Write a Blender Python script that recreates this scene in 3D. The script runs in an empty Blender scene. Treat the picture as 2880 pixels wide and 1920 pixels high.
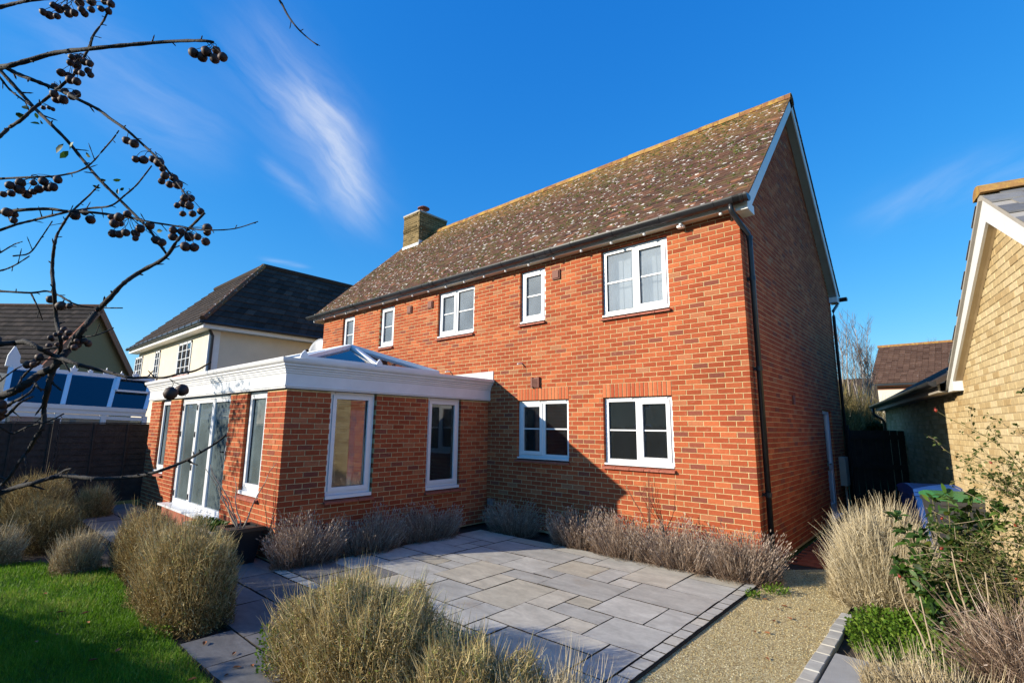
import bpy, math, random
import numpy as np
from mathutils import Vector, Matrix
random.seed(7); RNG = np.random.default_rng(11)
scene = bpy.context.scene
col = scene.collection
# ------------------------------------------------------------------ camera
CW, CH, FPX = 2880.0, 1920.0, 1404.6
CAM = np.array([2.0556, -7.1689, 1.795]); YAW, PITCH, ROLL = .7262, .1695, .0099
_cy, _sy, _cp, _sp, _cr, _sr = math.cos(YAW), math.sin(YAW), math.cos(PITCH), math.sin(PITCH), math.cos(ROLL), math.sin(ROLL)
FWD = np.array([-_sy*_cp, _cy*_cp, _sp]); _r = np.array([_cy, _sy, 0.]); _u = np.cross(_r, FWD)
RGT = _r*_cr + _u*_sr; UPV = -_r*_sr + _u*_cr
cam = bpy.data.cameras.new('camera'); cam_o = bpy.data.objects.new('camera', cam); col.objects.link(cam_o)
cam.sensor_width = 36; cam.sensor_fit = 'HORIZONTAL'; cam.lens = 36*FPX/CW
cam.clip_start = .05; cam.clip_end = 2000
M = Matrix.Identity(4)
for i in range(3): M[i][0], M[i][1], M[i][2], M[i][3] = RGT[i], UPV[i], -FWD[i], CAM[i]
cam_o.matrix_world = M; scene.camera = cam_o
def ray(u, v): return FWD + RGT*(u-CW/2)/FPX - UPV*(v-CH/2)/FPX       # photo pixel -> direction
def px(u, v, depth): return CAM + ray(u, v)*depth
# ------------------------------------------------------------------ world, sun, exposure
SUN = np.array([-2.87, -4.185, 1.89]); SUN /= np.linalg.norm(SUN)
world = bpy.data.worlds.new('World'); scene.world = world; world.use_nodes = True
wn, wl = world.node_tree.nodes, world.node_tree.links
wn.clear()
wout = wn.new('ShaderNodeOutputWorld'); wbg = wn.new('ShaderNodeBackground')
sky = wn.new('ShaderNodeTexSky'); sky.sky_type = 'NISHITA'; sky.sun_disc = False
sky.sun_elevation = math.asin(SUN[2]); sky.sun_rotation = math.atan2(SUN[0], SUN[1]) % (2*math.pi)
sky.altitude = 50; sky.air_density = 1.0; sky.dust_density = .25; sky.ozone_density = 3.0
EXPO, SKYS = .46, .128
hsv = wn.new('ShaderNodeHueSaturation'); hsv.inputs['Saturation'].default_value = 1.3; hsv.inputs['Value'].default_value = .09; hsv.inputs['Hue'].default_value = .505
wl.new(sky.outputs[0], hsv.inputs['Color'])
wsep = wn.new('ShaderNodeSeparateColor'); wgain = wn.new('ShaderNodeCombineColor'); wl.new(hsv.outputs[0], wsep.inputs[0])
for i, (gain, gam) in enumerate(((1.30, 1.), (1.30, .68), (1.36, .40))):      # softer roll-off towards the horizon, as the camera shows it
    pw = wn.new('ShaderNodeMath'); pw.operation = 'POWER'; wl.new(wsep.outputs[i], pw.inputs[0]); pw.inputs[1].default_value = gam
    ml = wn.new('ShaderNodeMath'); ml.operation = 'MULTIPLY'; wl.new(pw.outputs[0], ml.inputs[0]); ml.inputs[1].default_value = gain/(2**EXPO*SKYS); wl.new(ml.outputs[0], wgain.inputs[i])
wtc = wn.new('ShaderNodeTexCoord')
def wmath(op, a, b=None, c=None):
    n = wn.new('ShaderNodeMath'); n.operation = op
    for i, x in enumerate((a, b, c)):
        if x is None: continue
        if hasattr(x, 'links') or isinstance(x, bpy.types.NodeSocket): wl.new(x, n.inputs[i])
        else: n.inputs[i].default_value = x
    return n.outputs[0]
def wdot(v):
    n = wn.new('ShaderNodeVectorMath'); n.operation = 'DOT_PRODUCT'; wl.new(wtc.outputs['Generated'], n.inputs[0]); n.inputs[1].default_value = tuple(v); return n.outputs['Value']
def wnoise(scale, detail=6, rough=.6, dist=0., rot=None, sc=(1, 1, 1)):
    m = wn.new('ShaderNodeMapping'); wl.new(wtc.outputs['Generated'], m.inputs[0]); m.inputs['Scale'].default_value = sc
    if rot: m.inputs['Rotation'].default_value = rot
    n = wn.new('ShaderNodeTexNoise'); n.inputs['Scale'].default_value = scale; n.inputs['Detail'].default_value = detail
    n.inputs['Roughness'].default_value = rough; n.inputs['Distortion'].default_value = dist; wl.new(m.outputs[0], n.inputs['Vector']); return n.outputs[0]
nz1 = wnoise(7, 5, .55, .4)
def streak(p0, p1, width, strength, wob=.05, taper=0., ku=5., kv=26., seed=0.):   # a wisp of cirrus between two directions in the sky
    a0, a1 = ray(*p0), ray(*p1); a0 /= np.linalg.norm(a0); a1 /= np.linalg.norm(a1)
    c = a0+a1; c /= np.linalg.norm(c); a = a1-a0; L = np.linalg.norm(a); a /= L; b = np.cross(c, a); b /= np.linalg.norm(b)
    uu, vv, cc = wdot(a), wdot(b), wdot(c)
    vv = wmath('ADD', vv, wmath('MULTIPLY', wmath('SUBTRACT', nz1, .5), wob))
    wd = wmath('MAXIMUM', wmath('SUBTRACT', width, wmath('MULTIPLY', uu, taper)), width*.25)
    g1 = wmath('EXPONENT', wmath('MULTIPLY', wmath('POWER', wmath('ABSOLUTE', wmath('DIVIDE', vv, wd)), 2.), -1.))
    g2 = wmath('EXPONENT', wmath('MULTIPLY', wmath('POWER', wmath('ABSOLUTE', wmath('DIVIDE', uu, L*.5)), 4.), -1.))
    g = wmath('MULTIPLY', wmath('MULTIPLY', g1, g2), wmath('GREATER_THAN', cc, 0.))
    cb = wn.new('ShaderNodeCombineXYZ'); wl.new(wmath('MULTIPLY', uu, ku), cb.inputs[0]); wl.new(wmath('MULTIPLY', wmath('ADD', vv, wmath('MULTIPLY', uu, .25)), kv), cb.inputs[1]); cb.inputs[2].default_value = seed
    n = wn.new('ShaderNodeTexNoise'); n.inputs['Scale'].default_value = 1.; n.inputs['Detail'].default_value = 7; n.inputs['Roughness'].default_value = .58; n.inputs['Distortion'].default_value = .35; wl.new(cb.outputs[0], n.inputs['Vector'])
    tex = wmath('MAXIMUM', wmath('MULTIPLY', wmath('ADD', n.outputs[0], -.28), 2.1), 0.)
    return wmath('MULTIPLY', wmath('MULTIPLY', g, tex), strength)
tot = streak((700, 60), (1045, 620), .058, .34, .05, .05, 5, 22, 1.)
for p in (streak((840, 230), (1040, 600), .034, .62, .04, .06, 7, 34, 2.), streak((60, 10), (620, 440), .06, .22, .05, 0., 4, 16, 3.), streak((740, 450), (900, 585), .014, .2, .02, 0., 6, 40, 4.),
          streak((2430, 610), (2950, 430), .028, .17, .03, 0., 5, 26, 5.), streak((740, 728), (860, 750), .004, .25, .003, 0., 6, 60, 6.), streak((-600, 200), (-150, 700), .05, .4, .05, 0., 5, 22, 7.), streak((3000, -500), (3800, -200), .06, .35, .05, 0., 5, 22, 8.)):
    tot = wmath('ADD', tot, p)
tot = wmath('MINIMUM', wmath('MAXIMUM', tot, 0.), 1.)
wmix = wn.new('ShaderNodeMixRGB'); wl.new(tot, wmix.inputs[0]); wl.new(wgain.outputs[0], wmix.inputs[1]); wmix.inputs[2].default_value = (5.6, 5.7, 5.8, 1)
wl.new(wmix.outputs[0], wbg.inputs['Color']); wbg.inputs['Strength'].default_value = SKYS
wl.new(wbg.outputs[0], wout.inputs[0])
sl = bpy.data.lights.new('sun', 'SUN'); sl.energy = 5.0; sl.angle = math.radians(.53); sl.color = (1., .91, .76)
so = bpy.data.objects.new('sun', sl); col.objects.link(so)
so.rotation_euler = Vector(SUN).to_track_quat('Z', 'Y').to_euler(); so.location = tuple(SUN*60)
vs = scene.view_settings; vs.view_transform = 'Standard'; vs.look = 'None'; vs.exposure = EXPO; vs.gamma = 1.; vs.use_curve_mapping = False
scene.cycles.max_bounces = 8; scene.cycles.diffuse_bounces = 1; scene.cycles.glossy_bounces = 3; scene.cycles.transparent_max_bounces = 16; scene.cycles.use_denoising = True
# ------------------------------------------------------------------ materials
MATS = {}
def nodemat(name):
    m = bpy.data.materials.new(name); m.use_nodes = True; nt = m.node_tree; nt.nodes.clear()
    o = nt.nodes.new('ShaderNodeOutputMaterial'); b = nt.nodes.new('ShaderNodeBsdfPrincipled'); nt.links.new(b.outputs[0], o.inputs[0])
    MATS[name] = m; return m, nt, b, o
def pos(nt, scale=(1, 1, 1), rot=(0, 0, 0)):
    g = nt.nodes.new('ShaderNodeNewGeometry'); m = nt.nodes.new('ShaderNodeMapping'); nt.links.new(g.outputs['Position'], m.inputs[0])
    m.inputs['Scale'].default_value = scale; m.inputs['Rotation'].default_value = rot; return m.outputs[0]
def noise(nt, scale, detail=4, rough=.55, vec=None, dist=0.):
    n = nt.nodes.new('ShaderNodeTexNoise'); n.inputs['Scale'].default_value = scale; n.inputs['Detail'].default_value = detail
    n.inputs['Roughness'].default_value = rough; n.inputs['Distortion'].default_value = dist
    nt.links.new(vec if vec is not None else pos(nt), n.inputs['Vector']); return n.outputs[0]
def ramp(nt, fac, stops, interp='LINEAR'):
    r = nt.nodes.new('ShaderNodeValToRGB'); r.color_ramp.interpolation = interp; e = r.color_ramp.elements
    while len(e) < len(stops): e.new(.5)
    for i, (p, c) in enumerate(stops): e[i].position = p; e[i].color = (c if isinstance(c, tuple) else (c, c, c)) + (1,)
    nt.links.new(fac, r.inputs[0]); return r.outputs[0]
def mixc(nt, fac, a, b, mode='MIX'):
    n = nt.nodes.new('ShaderNodeMixRGB'); n.blend_type = mode
    for i, x in enumerate((fac, a, b)):
        if isinstance(x, bpy.types.NodeSocket): nt.links.new(x, n.inputs[i])
        else: n.inputs[i].default_value = x if i == 0 else tuple(x)+(1,)
    return n.outputs[0]
def attr(nt, name='tint'):
    a = nt.nodes.new('ShaderNodeAttribute'); a.attribute_name = name; return a.outputs['Fac']
def bump(nt, b, h, strength=.3, dist=.01):
    n = nt.nodes.new('ShaderNodeBump'); n.inputs['Strength'].default_value = strength; n.inputs['Distance'].default_value = dist
    nt.links.new(h, n.inputs['Height']); nt.links.new(n.outputs[0], b.inputs['Normal'])
def plain(name, color, rough=.5, var=.12, nscale=14., bscale=None, bstr=.15, metallic=0., spec=None):
    m, nt, b, o = nodemat(name)
    c1 = tuple(max(0, x*(1-var)) for x in color); c2 = tuple(min(1, x*(1+var)) for x in color)
    nt.links.new(ramp(nt, noise(nt, nscale, 5), [(.3, c1), (.7, c2)]), b.inputs['Base Color'])
    b.inputs['Roughness'].default_value = rough; b.inputs['Metallic'].default_value = metallic
    if spec is not None: b.inputs['Specular IOR Level'].default_value = spec
    if bscale: bump(nt, b, noise(nt, bscale, 4), bstr)
    return m
def tinted(name, stops, rough=.85, nscale=30., namt=.35, bscale=60., bstr=.35, bdist=.004, patch=None, trans=0., spec=.15):
    m, nt, b, o = nodemat(name)
    c = ramp(nt, attr(nt), stops)
    c = mixc(nt, namt, c, ramp(nt, noise(nt, nscale, 6, .65), [(.25, .45), (.75, 1.5)]), 'MULTIPLY')
    if patch: c = patch(nt, c)
    nt.links.new(c, b.inputs['Base Color']); b.inputs['Roughness'].default_value = rough; b.inputs['Specular IOR Level'].default_value = spec
    if bscale: bump(nt, b, noise(nt, bscale, 5, .6), bstr, bdist)
    if trans:
        t = nt.nodes.new('ShaderNodeBsdfTranslucent'); nt.links.new(c, t.inputs[0]); mx = nt.nodes.new('ShaderNodeMixShader'); mx.inputs[0].default_value = trans
        nt.links.new(b.outputs[0], mx.inputs[1]); nt.links.new(t.outputs[0], mx.inputs[2]); nt.links.new(mx.outputs[0], o.inputs[0])
    return m
def brick_patch(nt, c):                                     # pale efflorescence and mortar smears
    f = ramp(nt, noise(nt, 5.5, 8, .7, pos(nt, (1, 1, 1.6))), [(.60, 0.), (.76, .42)])
    c = mixc(nt, f, c, (.62, .36, .24))
    d = ramp(nt, noise(nt, .55, 4, .6), [(.32, .78), (.7, 1.12)])
    return mixc(nt, 1., c, d, 'MULTIPLY')
tinted('red_brick', [(0, (.24, .07, .045)), (.12, (.29, .082, .048)), (.2, (.34, .070, .029)), (.5, (.395, .088, .036)), (.8, (.45, .112, .045)), (.93, (.54, .15, .058)), (1, (.40, .165, .085))], .9, 28, .3, 90, .4, .003, brick_patch)
tinted('chimney_brick', [(0, (.10, .075, .035)), (.5, (.19, .135, .06)), (1, (.26, .19, .09))], .95, 18, .4, 80, .4, .003)
tinted('soldier_brick', [(0, (.38, .08, .035)), (.5, (.48, .12, .05)), (1, (.58, .18, .075))], .85, 28, .25, 90, .3, .003)
tinted('yellow_brick', [(0, (.44, .30, .14)), (.5, (.56, .42, .22)), (1, (.66, .52, .30))], .9, 24, .35, 80, .4, .003)
tinted('buff_brick', [(0, (.20, .12, .06)), (.5, (.30, .19, .10)), (1, (.36, .25, .14))], .9, 24, .35, 80, .4, .003)
plain('mortar', (.55, .40, .20), .95, .22, 22, 120, .5)
plain('mortar_yellow', (.44, .33, .18), .95, .2, 22, 120, .5)
def tile_patch(nt, c):
    g = nt.nodes.new('ShaderNodeNewGeometry'); sx = nt.nodes.new('ShaderNodeSeparateXYZ'); nt.links.new(g.outputs['Position'], sx.inputs[0])
    def mr(a0, a1):
        n = nt.nodes.new('ShaderNodeMapRange'); n.inputs[1].default_value = a0; n.inputs[2].default_value = a1; nt.links.new(sx.outputs[2], n.inputs[0]); return n.outputs[0]
    moss = ramp(nt, noise(nt, 3.2, 8, .72), [(.5, 0.), (.62, .55)])
    c = mixc(nt, moss, c, (.135, .115, .04))
    och = nt.nodes.new('ShaderNodeMath'); och.operation = 'MULTIPLY'; nt.links.new(mr(7.2, 8.6), och.inputs[0]); nt.links.new(ramp(nt, noise(nt, 9, 7, .7), [(.4, 0.), (.62, .95)]), och.inputs[1])
    c = mixc(nt, och.outputs[0], c, (.46, .27, .06))
    v = nt.nodes.new('ShaderNodeTexVoronoi'); v.inputs['Scale'].default_value = 7.5
    wv = nt.nodes.new('ShaderNodeMixRGB'); wv.blend_type = 'ADD'; wv.inputs[0].default_value = .09; nt.links.new(pos(nt, (.8, 1.5, 1.5)), wv.inputs[1]); nn = nt.nodes.new('ShaderNodeTexNoise'); nn.inputs['Scale'].default_value = 30; nt.links.new(pos(nt), nn.inputs['Vector']); nt.links.new(nn.outputs['Color'], wv.inputs[2]); nt.links.new(wv.outputs[0], v.inputs['Vector'])
    sp = ramp(nt, v.outputs['Distance'], [(.19, 1.), (.27, 0.)])
    f2 = nt.nodes.new('ShaderNodeMath'); f2.operation = 'MULTIPLY'; nt.links.new(sp, f2.inputs[0]); nt.links.new(ramp(nt, noise(nt, 16, 4), [(.44, 0.), (.5, 1.)]), f2.inputs[1])
    return mixc(nt, f2.outputs[0], c, (.85, .80, .72))
tinted('roof_tile', [(0, (.07, .04, .028)), (.3, (.11, .058, .038)), (.7, (.155, .076, .047)), (.93, (.21, .10, .058)), (1, (.30, .13, .07))], .92, 14, .45, 50, .5, .006, tile_patch)
tinted('dark_tile', [(0, (.03, .024, .02)), (.6, (.055, .042, .034)), (1, (.085, .062, .048))], .9, 12, .45, 50, .4, .006,
       lambda nt, c: mixc(nt, ramp(nt, noise(nt, 24, 3, .7), [(.70, 0.), (.74, .7)]), c, (.55, .53, .48)))
tinted('brown_tile', [(0, (.09, .05, .035)), (1, (.17, .10, .07))], .9, 12, .45, 50, .4, .006,
       lambda nt, c: mixc(nt, ramp(nt, noise(nt, 9, 4, .7), [(.62, 0.), (.70, .6)]), c, (.5, .46, .4)))
tinted('slate_tile', [(0, (.14, .14, .145)), (1, (.24, .235, .23))], .8, 12, .4, 50, .3, .006)
tinted('moss', [(0, (.05, .06, .012)), (.6, (.10, .11, .03)), (1, (.17, .15, .05))], 1., 60, .5, 90, .8, .01)
tinted('ridge_tile', [(0, (.22, .10, .05)), (.6, (.32, .16, .065)), (1, (.40, .23, .08))], .92, 11, .5, 50, .5, .006,
       lambda nt, c: mixc(nt, ramp(nt, noise(nt, 7, 6, .7), [(.48, 0.), (.6, .8)]), c, (.50, .32, .07)))
plain('white_upvc', (.80, .80, .80), .32, .02, 6)
plain('white_paint', (.78, .775, .76), .5, .04, 6)
plain('fascia_white', (.76, .755, .745), .42, .05, 3.5)
plain('soffit_board', (.40, .36, .30), .7, .08, 6)
plain('cream_soffit', (.62, .50, .34), .6, .05, 6)
plain('black_plastic', (.022, .023, .026), .33, .25, 8)
plain('dark_rubber', (.012, .012, .013), .6, .2, 8)
plain('lead_flashing', (.58, .60, .62), .38, .14, 9, 30, .2)
plain('terracotta_vent', (.20, .07, .045), .7, .1, 20)
plain('tile_sill', (.36, .10, .055), .72, .22, 22, 60, .25)
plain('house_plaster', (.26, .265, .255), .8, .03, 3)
plain('interior_plaster', (.66, .66, .64), .8, .03, 3)
plain('interior_floor', (.28, .24, .20), .6, .1, 5)
plain('blind_fabric', (.60, .65, .70), .85, .04, 12)
plain('cream_render', (.74, .63, .48), .9, .06, 2.2, 70, .2)
plain('grey_metal', (.33, .34, .35), .35, .08, 8, metallic=.6)
plain('dish_grey', (.40, .41, .42), .4, .06, 8)
plain('chrome', (.7, .7, .7), .2, .03, 8, metallic=1.)
plain('fence_wood', (.042, .029, .022), .9, .35, 9, 40, .4)
plain('gate_wood', (.03, .021, .017), .9, .3, 9, 40, .4)
plain('grey_wood', (.30, .27, .23), .85, .25, 14, 40, .4)
plain('blue_bin', (.02, .085, .33), .45, .1, 8)
plain('grey_bin', (.05, .052, .056), .45, .18, 7)
plain('green_bin', (.05, .20, .075), .45, .1, 8)
plain('black_pot', (.014, .016, .018), .38, .3, 6)
plain('soil', (.045, .032, .022), 1., .45, 18, 40, .8)
plain('pale_bark', (.34, .29, .22), .9, .25, 30, 60, .4)
plain('apple_bark', (.015, .012, .011), .85, .4, 45, 120, .5)
plain('birch_bark', (.40, .34, .29), .9, .3, 14)
plain('rose_cane', (.17, .15, .055), .6, .35, 18)
plain('dry_cane', (.42, .33, .21), .8, .2, 18)
plain('twig_brown', (.13, .058, .035), .8, .3, 18)
plain('rose_hip', (.26, .03, .015), .3, .2, 30)
plain('joint_soil', (.035, .028, .02), 1., .4, 20, 60, .6)
plain('concrete_slab', (.36, .35, .32), .85, .12, 5, 80, .25)
plain('far_render', (.70, .64, .52), .9, .04, 1.)
plain('far_red', (.36, .13, .07), .9, .1, 6)
def slab_patch(nt, c):
    st = ramp(nt, noise(nt, 2.6, 7, .68, pos(nt, (1, 2.4, 1)), .6), [(.38, .80), (.68, 1.12)])
    c = mixc(nt, 1., c, st, 'MULTIPLY')
    c = mixc(nt, ramp(nt, noise(nt, 1.7, 8, .72), [(.57, 0.), (.72, .5)]), c, (.34, .25, .15))
    return mixc(nt, ramp(nt, noise(nt, 45, 4, .7), [(.66, 0.), (.72, .35)]), c, (.12, .11, .09))
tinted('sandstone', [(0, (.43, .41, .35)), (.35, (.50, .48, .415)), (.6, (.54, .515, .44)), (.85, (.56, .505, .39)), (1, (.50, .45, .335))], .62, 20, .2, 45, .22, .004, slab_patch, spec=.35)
tinted('shaded_slab', [(0, (.15, .145, .14)), (1, (.22, .21, .195))], .7, 20, .3, 45, .25, .004, slab_patch)  # stained stone with the shade of path and terrace painted into its colour
def gmat():
    m, nt, b, o = nodemat('gravel_ground')
    v = nt.nodes.new('ShaderNodeTexVoronoi'); v.inputs['Scale'].default_value = 95; nt.links.new(pos(nt), v.inputs['Vector'])
    hs = nt.nodes.new('ShaderNodeSeparateColor'); nt.links.new(v.outputs['Color'], hs.inputs[0])
    c = ramp(nt, hs.outputs[0], [(0, (.20, .14, .06)), (.4, (.42, .32, .145)), (.8, (.56, .45, .22)), (1, (.68, .60, .36))])
    c = mixc(nt, ramp(nt, noise(nt, 2.4, 7, .7), [(.54, 0.), (.68, .6)]), c, (.16, .14, .055))
    nt.links.new(c, b.inputs['Base Color']); b.inputs['Roughness'].default_value = .95; bump(nt, b, v.outputs['Distance'], .6, .006)
gmat()
tinted('pebble', [(0, (.20, .13, .05)), (.35, (.42, .31, .135)), (.75, (.58, .46, .22)), (1, (.76, .69, .46))], .85, 60, .3, None)
def lmat():
    m, nt, b, o = nodemat('lawn_ground')
    nt.links.new(ramp(nt, noise(nt, 6, 7, .7), [(.3, (.025, .045, .006)), (.6, (.06, .11, .010)), (.8, (.10, .15, .02))]), b.inputs['Base Color'])
    b.inputs['Roughness'].default_value = 1.; bump(nt, b, noise(nt, 40, 5, .7), .9, .02)
lmat()
tinted('grass_blade', [(0, (.06, .14, .006)), (.5, (.12, .26, .012)), (.85, (.20, .36, .025)), (1, (.32, .34, .07))], .6, 6, .3, None, trans=.35, spec=.35)
tinted('olive_twig', [(0, (.10, .062, .02)), (.35, (.27, .185, .065)), (.7, (.50, .37, .155)), (.92, (.74, .60, .33)), (1, (.20, .25, .035))], .8, 9, .35, None, trans=.15, spec=.2)
tinted('straw_twig', [(0, (.22, .15, .07)), (.4, (.46, .36, .20)), (.8, (.66, .55, .35)), (1, (.74, .65, .46))], .8, 9, .3, None, trans=.15, spec=.2)
tinted('lavender_twig', [(0, (.10, .06, .036)), (.4, (.23, .15, .10)), (.75, (.40, .29, .21)), (1, (.56, .46, .38))], .85, 9, .3, None, trans=.1, spec=.2)
tinted('green_leaf', [(0, (.012, .035, .007)), (.5, (.035, .085, .014)), (.85, (.08, .17, .022)), (1, (.20, .24, .04))], .5, 12, .3, None, trans=.25, spec=.3)
tinted('bright_leaf', [(0, (.05, .11, .012)), (.5, (.11, .21, .02)), (1, (.24, .32, .04))], .5, 12, .3, None, trans=.35)
tinted('rose_leaf', [(0, (.03, .055, .012)), (.6, (.085, .115, .03)), (1, (.20, .19, .06))], .55, 12, .3, None, trans=.3)
tinted('dark_foliage', [(0, (.012, .022, .007)), (1, (.045, .065, .016))], .7, 5, .3, None, trans=.15)
tinted('twig_far', [(0, (.10, .07, .055)), (1, (.27, .20, .16))], .9, 3, .3, None)
tinted('brush_far', [(0, (.06, .045, .018)), (.6, (.15, .115, .045)), (1, (.24, .20, .08))], .9, 3, .3, None)
tinted('dead_leaf', [(0, (.16, .05, .02)), (1, (.36, .15, .06))], .8, 30, .3, None)
def amat():
    m, nt, b, o = nodemat('crab_apple')
    c = ramp(nt, noise(nt, 30, 5, .6), [(.35, (.028, .010, .008)), (.6, (.07, .022, .012)), (.8, (.16, .06, .02))])
    nt.links.new(c, b.inputs['Base Color']); b.inputs['Roughness'].default_value = .62
amat()
def glass(name, tintc, ior, rough=0., haze=0., hazec=(.6, .65, .68)):
    m, nt, b, o = nodemat(name); nt.nodes.remove(b)
    t = nt.nodes.new('ShaderNodeBsdfTransparent'); t.inputs[0].default_value = tintc+(1,)
    g = nt.nodes.new('ShaderNodeBsdfGlossy'); g.inputs['Roughness'].default_value = rough; g.inputs[0].default_value = (1, 1, 1, 1)
    f = nt.nodes.new('ShaderNodeFresnel'); f.inputs[0].default_value = ior
    mx = nt.nodes.new('ShaderNodeMixShader'); nt.links.new(f.outputs[0], mx.inputs[0])
    base = t.outputs[0]
    if haze:
        d = nt.nodes.new('ShaderNodeBsdfDiffuse'); d.inputs[0].default_value = hazec+(1,); m2 = nt.nodes.new('ShaderNodeMixShader')
        nt.links.new(ramp(nt, noise(nt, 1.3, 5, .55), [(.3, haze*.6), (.7, haze*1.25)]), m2.inputs[0]); nt.links.new(base, m2.inputs[1]); nt.links.new(d.outputs[0], m2.inputs[2]); base = m2.outputs[0]
    nt.links.new(base, mx.inputs[1]); nt.links.new(g.outputs[0], mx.inputs[2]); nt.links.new(mx.outputs[0], o.inputs[0])
glass('window_glass', (.86, .90, .90), 1.75, 0., .03)
glass('upper_glass', (.975, .985, .99), 1.55, 0., .32, (.60, .67, .74))  # pale haze stands in for bright sky reflected in the upper panes
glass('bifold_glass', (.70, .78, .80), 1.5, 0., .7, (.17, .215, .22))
glass('lantern_glass', (.80, .90, .94), 1.7, 0., .03)
glass('roof_glass', (.55, .72, .85), 1.9, 0., .0)
# ------------------------------------------------------------------ mesh helpers
def link(o, parent=None):
    col.objects.link(o)
    if parent is not None: o.parent = parent
    return o
def tag(o, label=None, cat=None, group=None, kind=None):
    if label: o['label'] = label
    if cat: o['category'] = cat
    if group: o['group'] = group
    if kind: o['kind'] = kind
    return o
class MB:
    def __init__(s): s.v = []; s.f = []; s.t = []
    def add(s, vs, fs, t=.5):
        b = len(s.v); s.v += [tuple(map(float, p)) for p in vs]; s.f += [tuple(b+i for i in f) for f in fs]
        s.t += [t]*len(fs); return s
    def box(s, x0, x1, y0, y1, z0, z1, t=.5):
        return s.add([(x0,y0,z0),(x1,y0,z0),(x1,y1,z0),(x0,y1,z0),(x0,y0,z1),(x1,y0,z1),(x1,y1,z1),(x0,y1,z1)],
                     [(0,3,2,1),(4,5,6,7),(0,1,5,4),(1,2,6,5),(2,3,7,6),(3,0,4,7)], t)
    def hexa(s, p, t=.5):                                   # 8 corners: bottom ring, top ring
        q = [np.array(x, float) for x in p]; F = [(0,3,2,1),(4,5,6,7),(0,1,5,4),(1,2,6,5),(2,3,7,6),(3,0,4,7)]
        if np.cross(q[2]-q[0], q[3]-q[1])@((q[4]+q[6])-(q[0]+q[2])) < 0: F = [f[::-1] for f in F]
        return s.add(q, F, t)
    def obox(s, c, a, b, d, t=.5):                          # centre, three half axes
        c, a, b, d = map(np.array, (c, a, b, d))
        return s.hexa([c-a-b-d, c+a-b-d, c+a+b-d, c-a+b-d, c-a-b+d, c+a-b+d, c+a+b+d, c-a+b+d], t)
    def bar(s, p0, p1, w, h, up=(0, 0, 1), t=.5):           # rectangular bar between two points
        p0, p1, up = map(lambda x: np.array(x, float), (p0, p1, up)); d = p1-p0; L = np.linalg.norm(d); d /= L
        sd = np.cross(d, up); sd /= np.linalg.norm(sd); u2 = np.cross(sd, d)
        return s.obox((p0+p1)/2, d*L/2, sd*w/2, u2*h/2, t)
    def prism(s, poly, ext, t=.5):                          # planar polygon (3-D points) extruded by a vector
        n = len(poly); e = np.array(ext, float); P = [np.array(p, float) for p in poly]; c = sum(P)/n
        F = [tuple(range(n))[::-1], tuple(range(n, 2*n))]+[(i, (i+1) % n, n+(i+1) % n, n+i) for i in range(n)]
        if sum(np.cross(P[i]-c, P[(i+1) % n]-c) for i in range(n))@e < 0: F = [f[::-1] for f in F]
        return s.add(P+[p+e for p in P], F, t)
    def tube(s, pts, rad, n=8, t=.5, cap=True):
        P = [np.array(p, float) for p in pts]; R = rad if hasattr(rad, '__len__') else [rad]*len(P)
        up = np.array([.13, .31, .94]); rings = []
        for i, p in enumerate(P):
            d = P[min(i+1, len(P)-1)]-P[max(i-1, 0)]; d = d/(np.linalg.norm(d)+1e-9)
            a = np.cross(d, up)
            if np.linalg.norm(a) < .05: a = np.cross(d, (1, 0, 0))
            a /= np.linalg.norm(a); b = np.cross(d, a); up = -np.cross(d, a) if False else up
            rings.append([p+R[i]*(a*math.cos(2*math.pi*k/n)+b*math.sin(2*math.pi*k/n)) for k in range(n)])
        vs = [q for r in rings for q in r]; fs = []
        for i in range(len(P)-1):
            for k in range(n): fs.append((i*n+k, i*n+(k+1) % n, (i+1)*n+(k+1) % n, (i+1)*n+k))
        if cap: fs += [tuple(range(n))[::-1], tuple(range((len(P)-1)*n, len(P)*n))]
        return s.add(vs, fs, t)
    def lathe(s, c, prof, n=16, t=.5):                      # profile [(r, z)] about a vertical axis
        c = np.array(c, float); vs = [c+np.array([r*math.cos(2*math.pi*k/n), r*math.sin(2*math.pi*k/n), z]) for r, z in prof for k in range(n)]
        fs = [(i*n+k, i*n+(k+1) % n, (i+1)*n+(k+1) % n, (i+1)*n+k) for i in range(len(prof)-1) for k in range(n)]
        return s.add(vs, fs+[tuple(range(n))[::-1], tuple(range((len(prof)-1)*n, len(prof)*n))], t)
    def mesh(s, name, mat, smooth=False):
        m = bpy.data.meshes.new(name); m.from_pydata(s.v, [], s.f); m.materials.append(MATS[mat])
        a = m.attributes.new('tint', 'FLOAT', 'FACE'); a.data.foreach_set('value', np.array(s.t, np.float32))
        if smooth: m.polygons.foreach_set('use_smooth', [True]*len(m.polygons))
        m.update(); return m
    def build(s, name, mat, parent=None, smooth=False, kind=None):
        o = link(bpy.data.objects.new(name, s.mesh(name, mat, smooth)), parent)
        if kind: o['kind'] = kind
        return o
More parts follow.
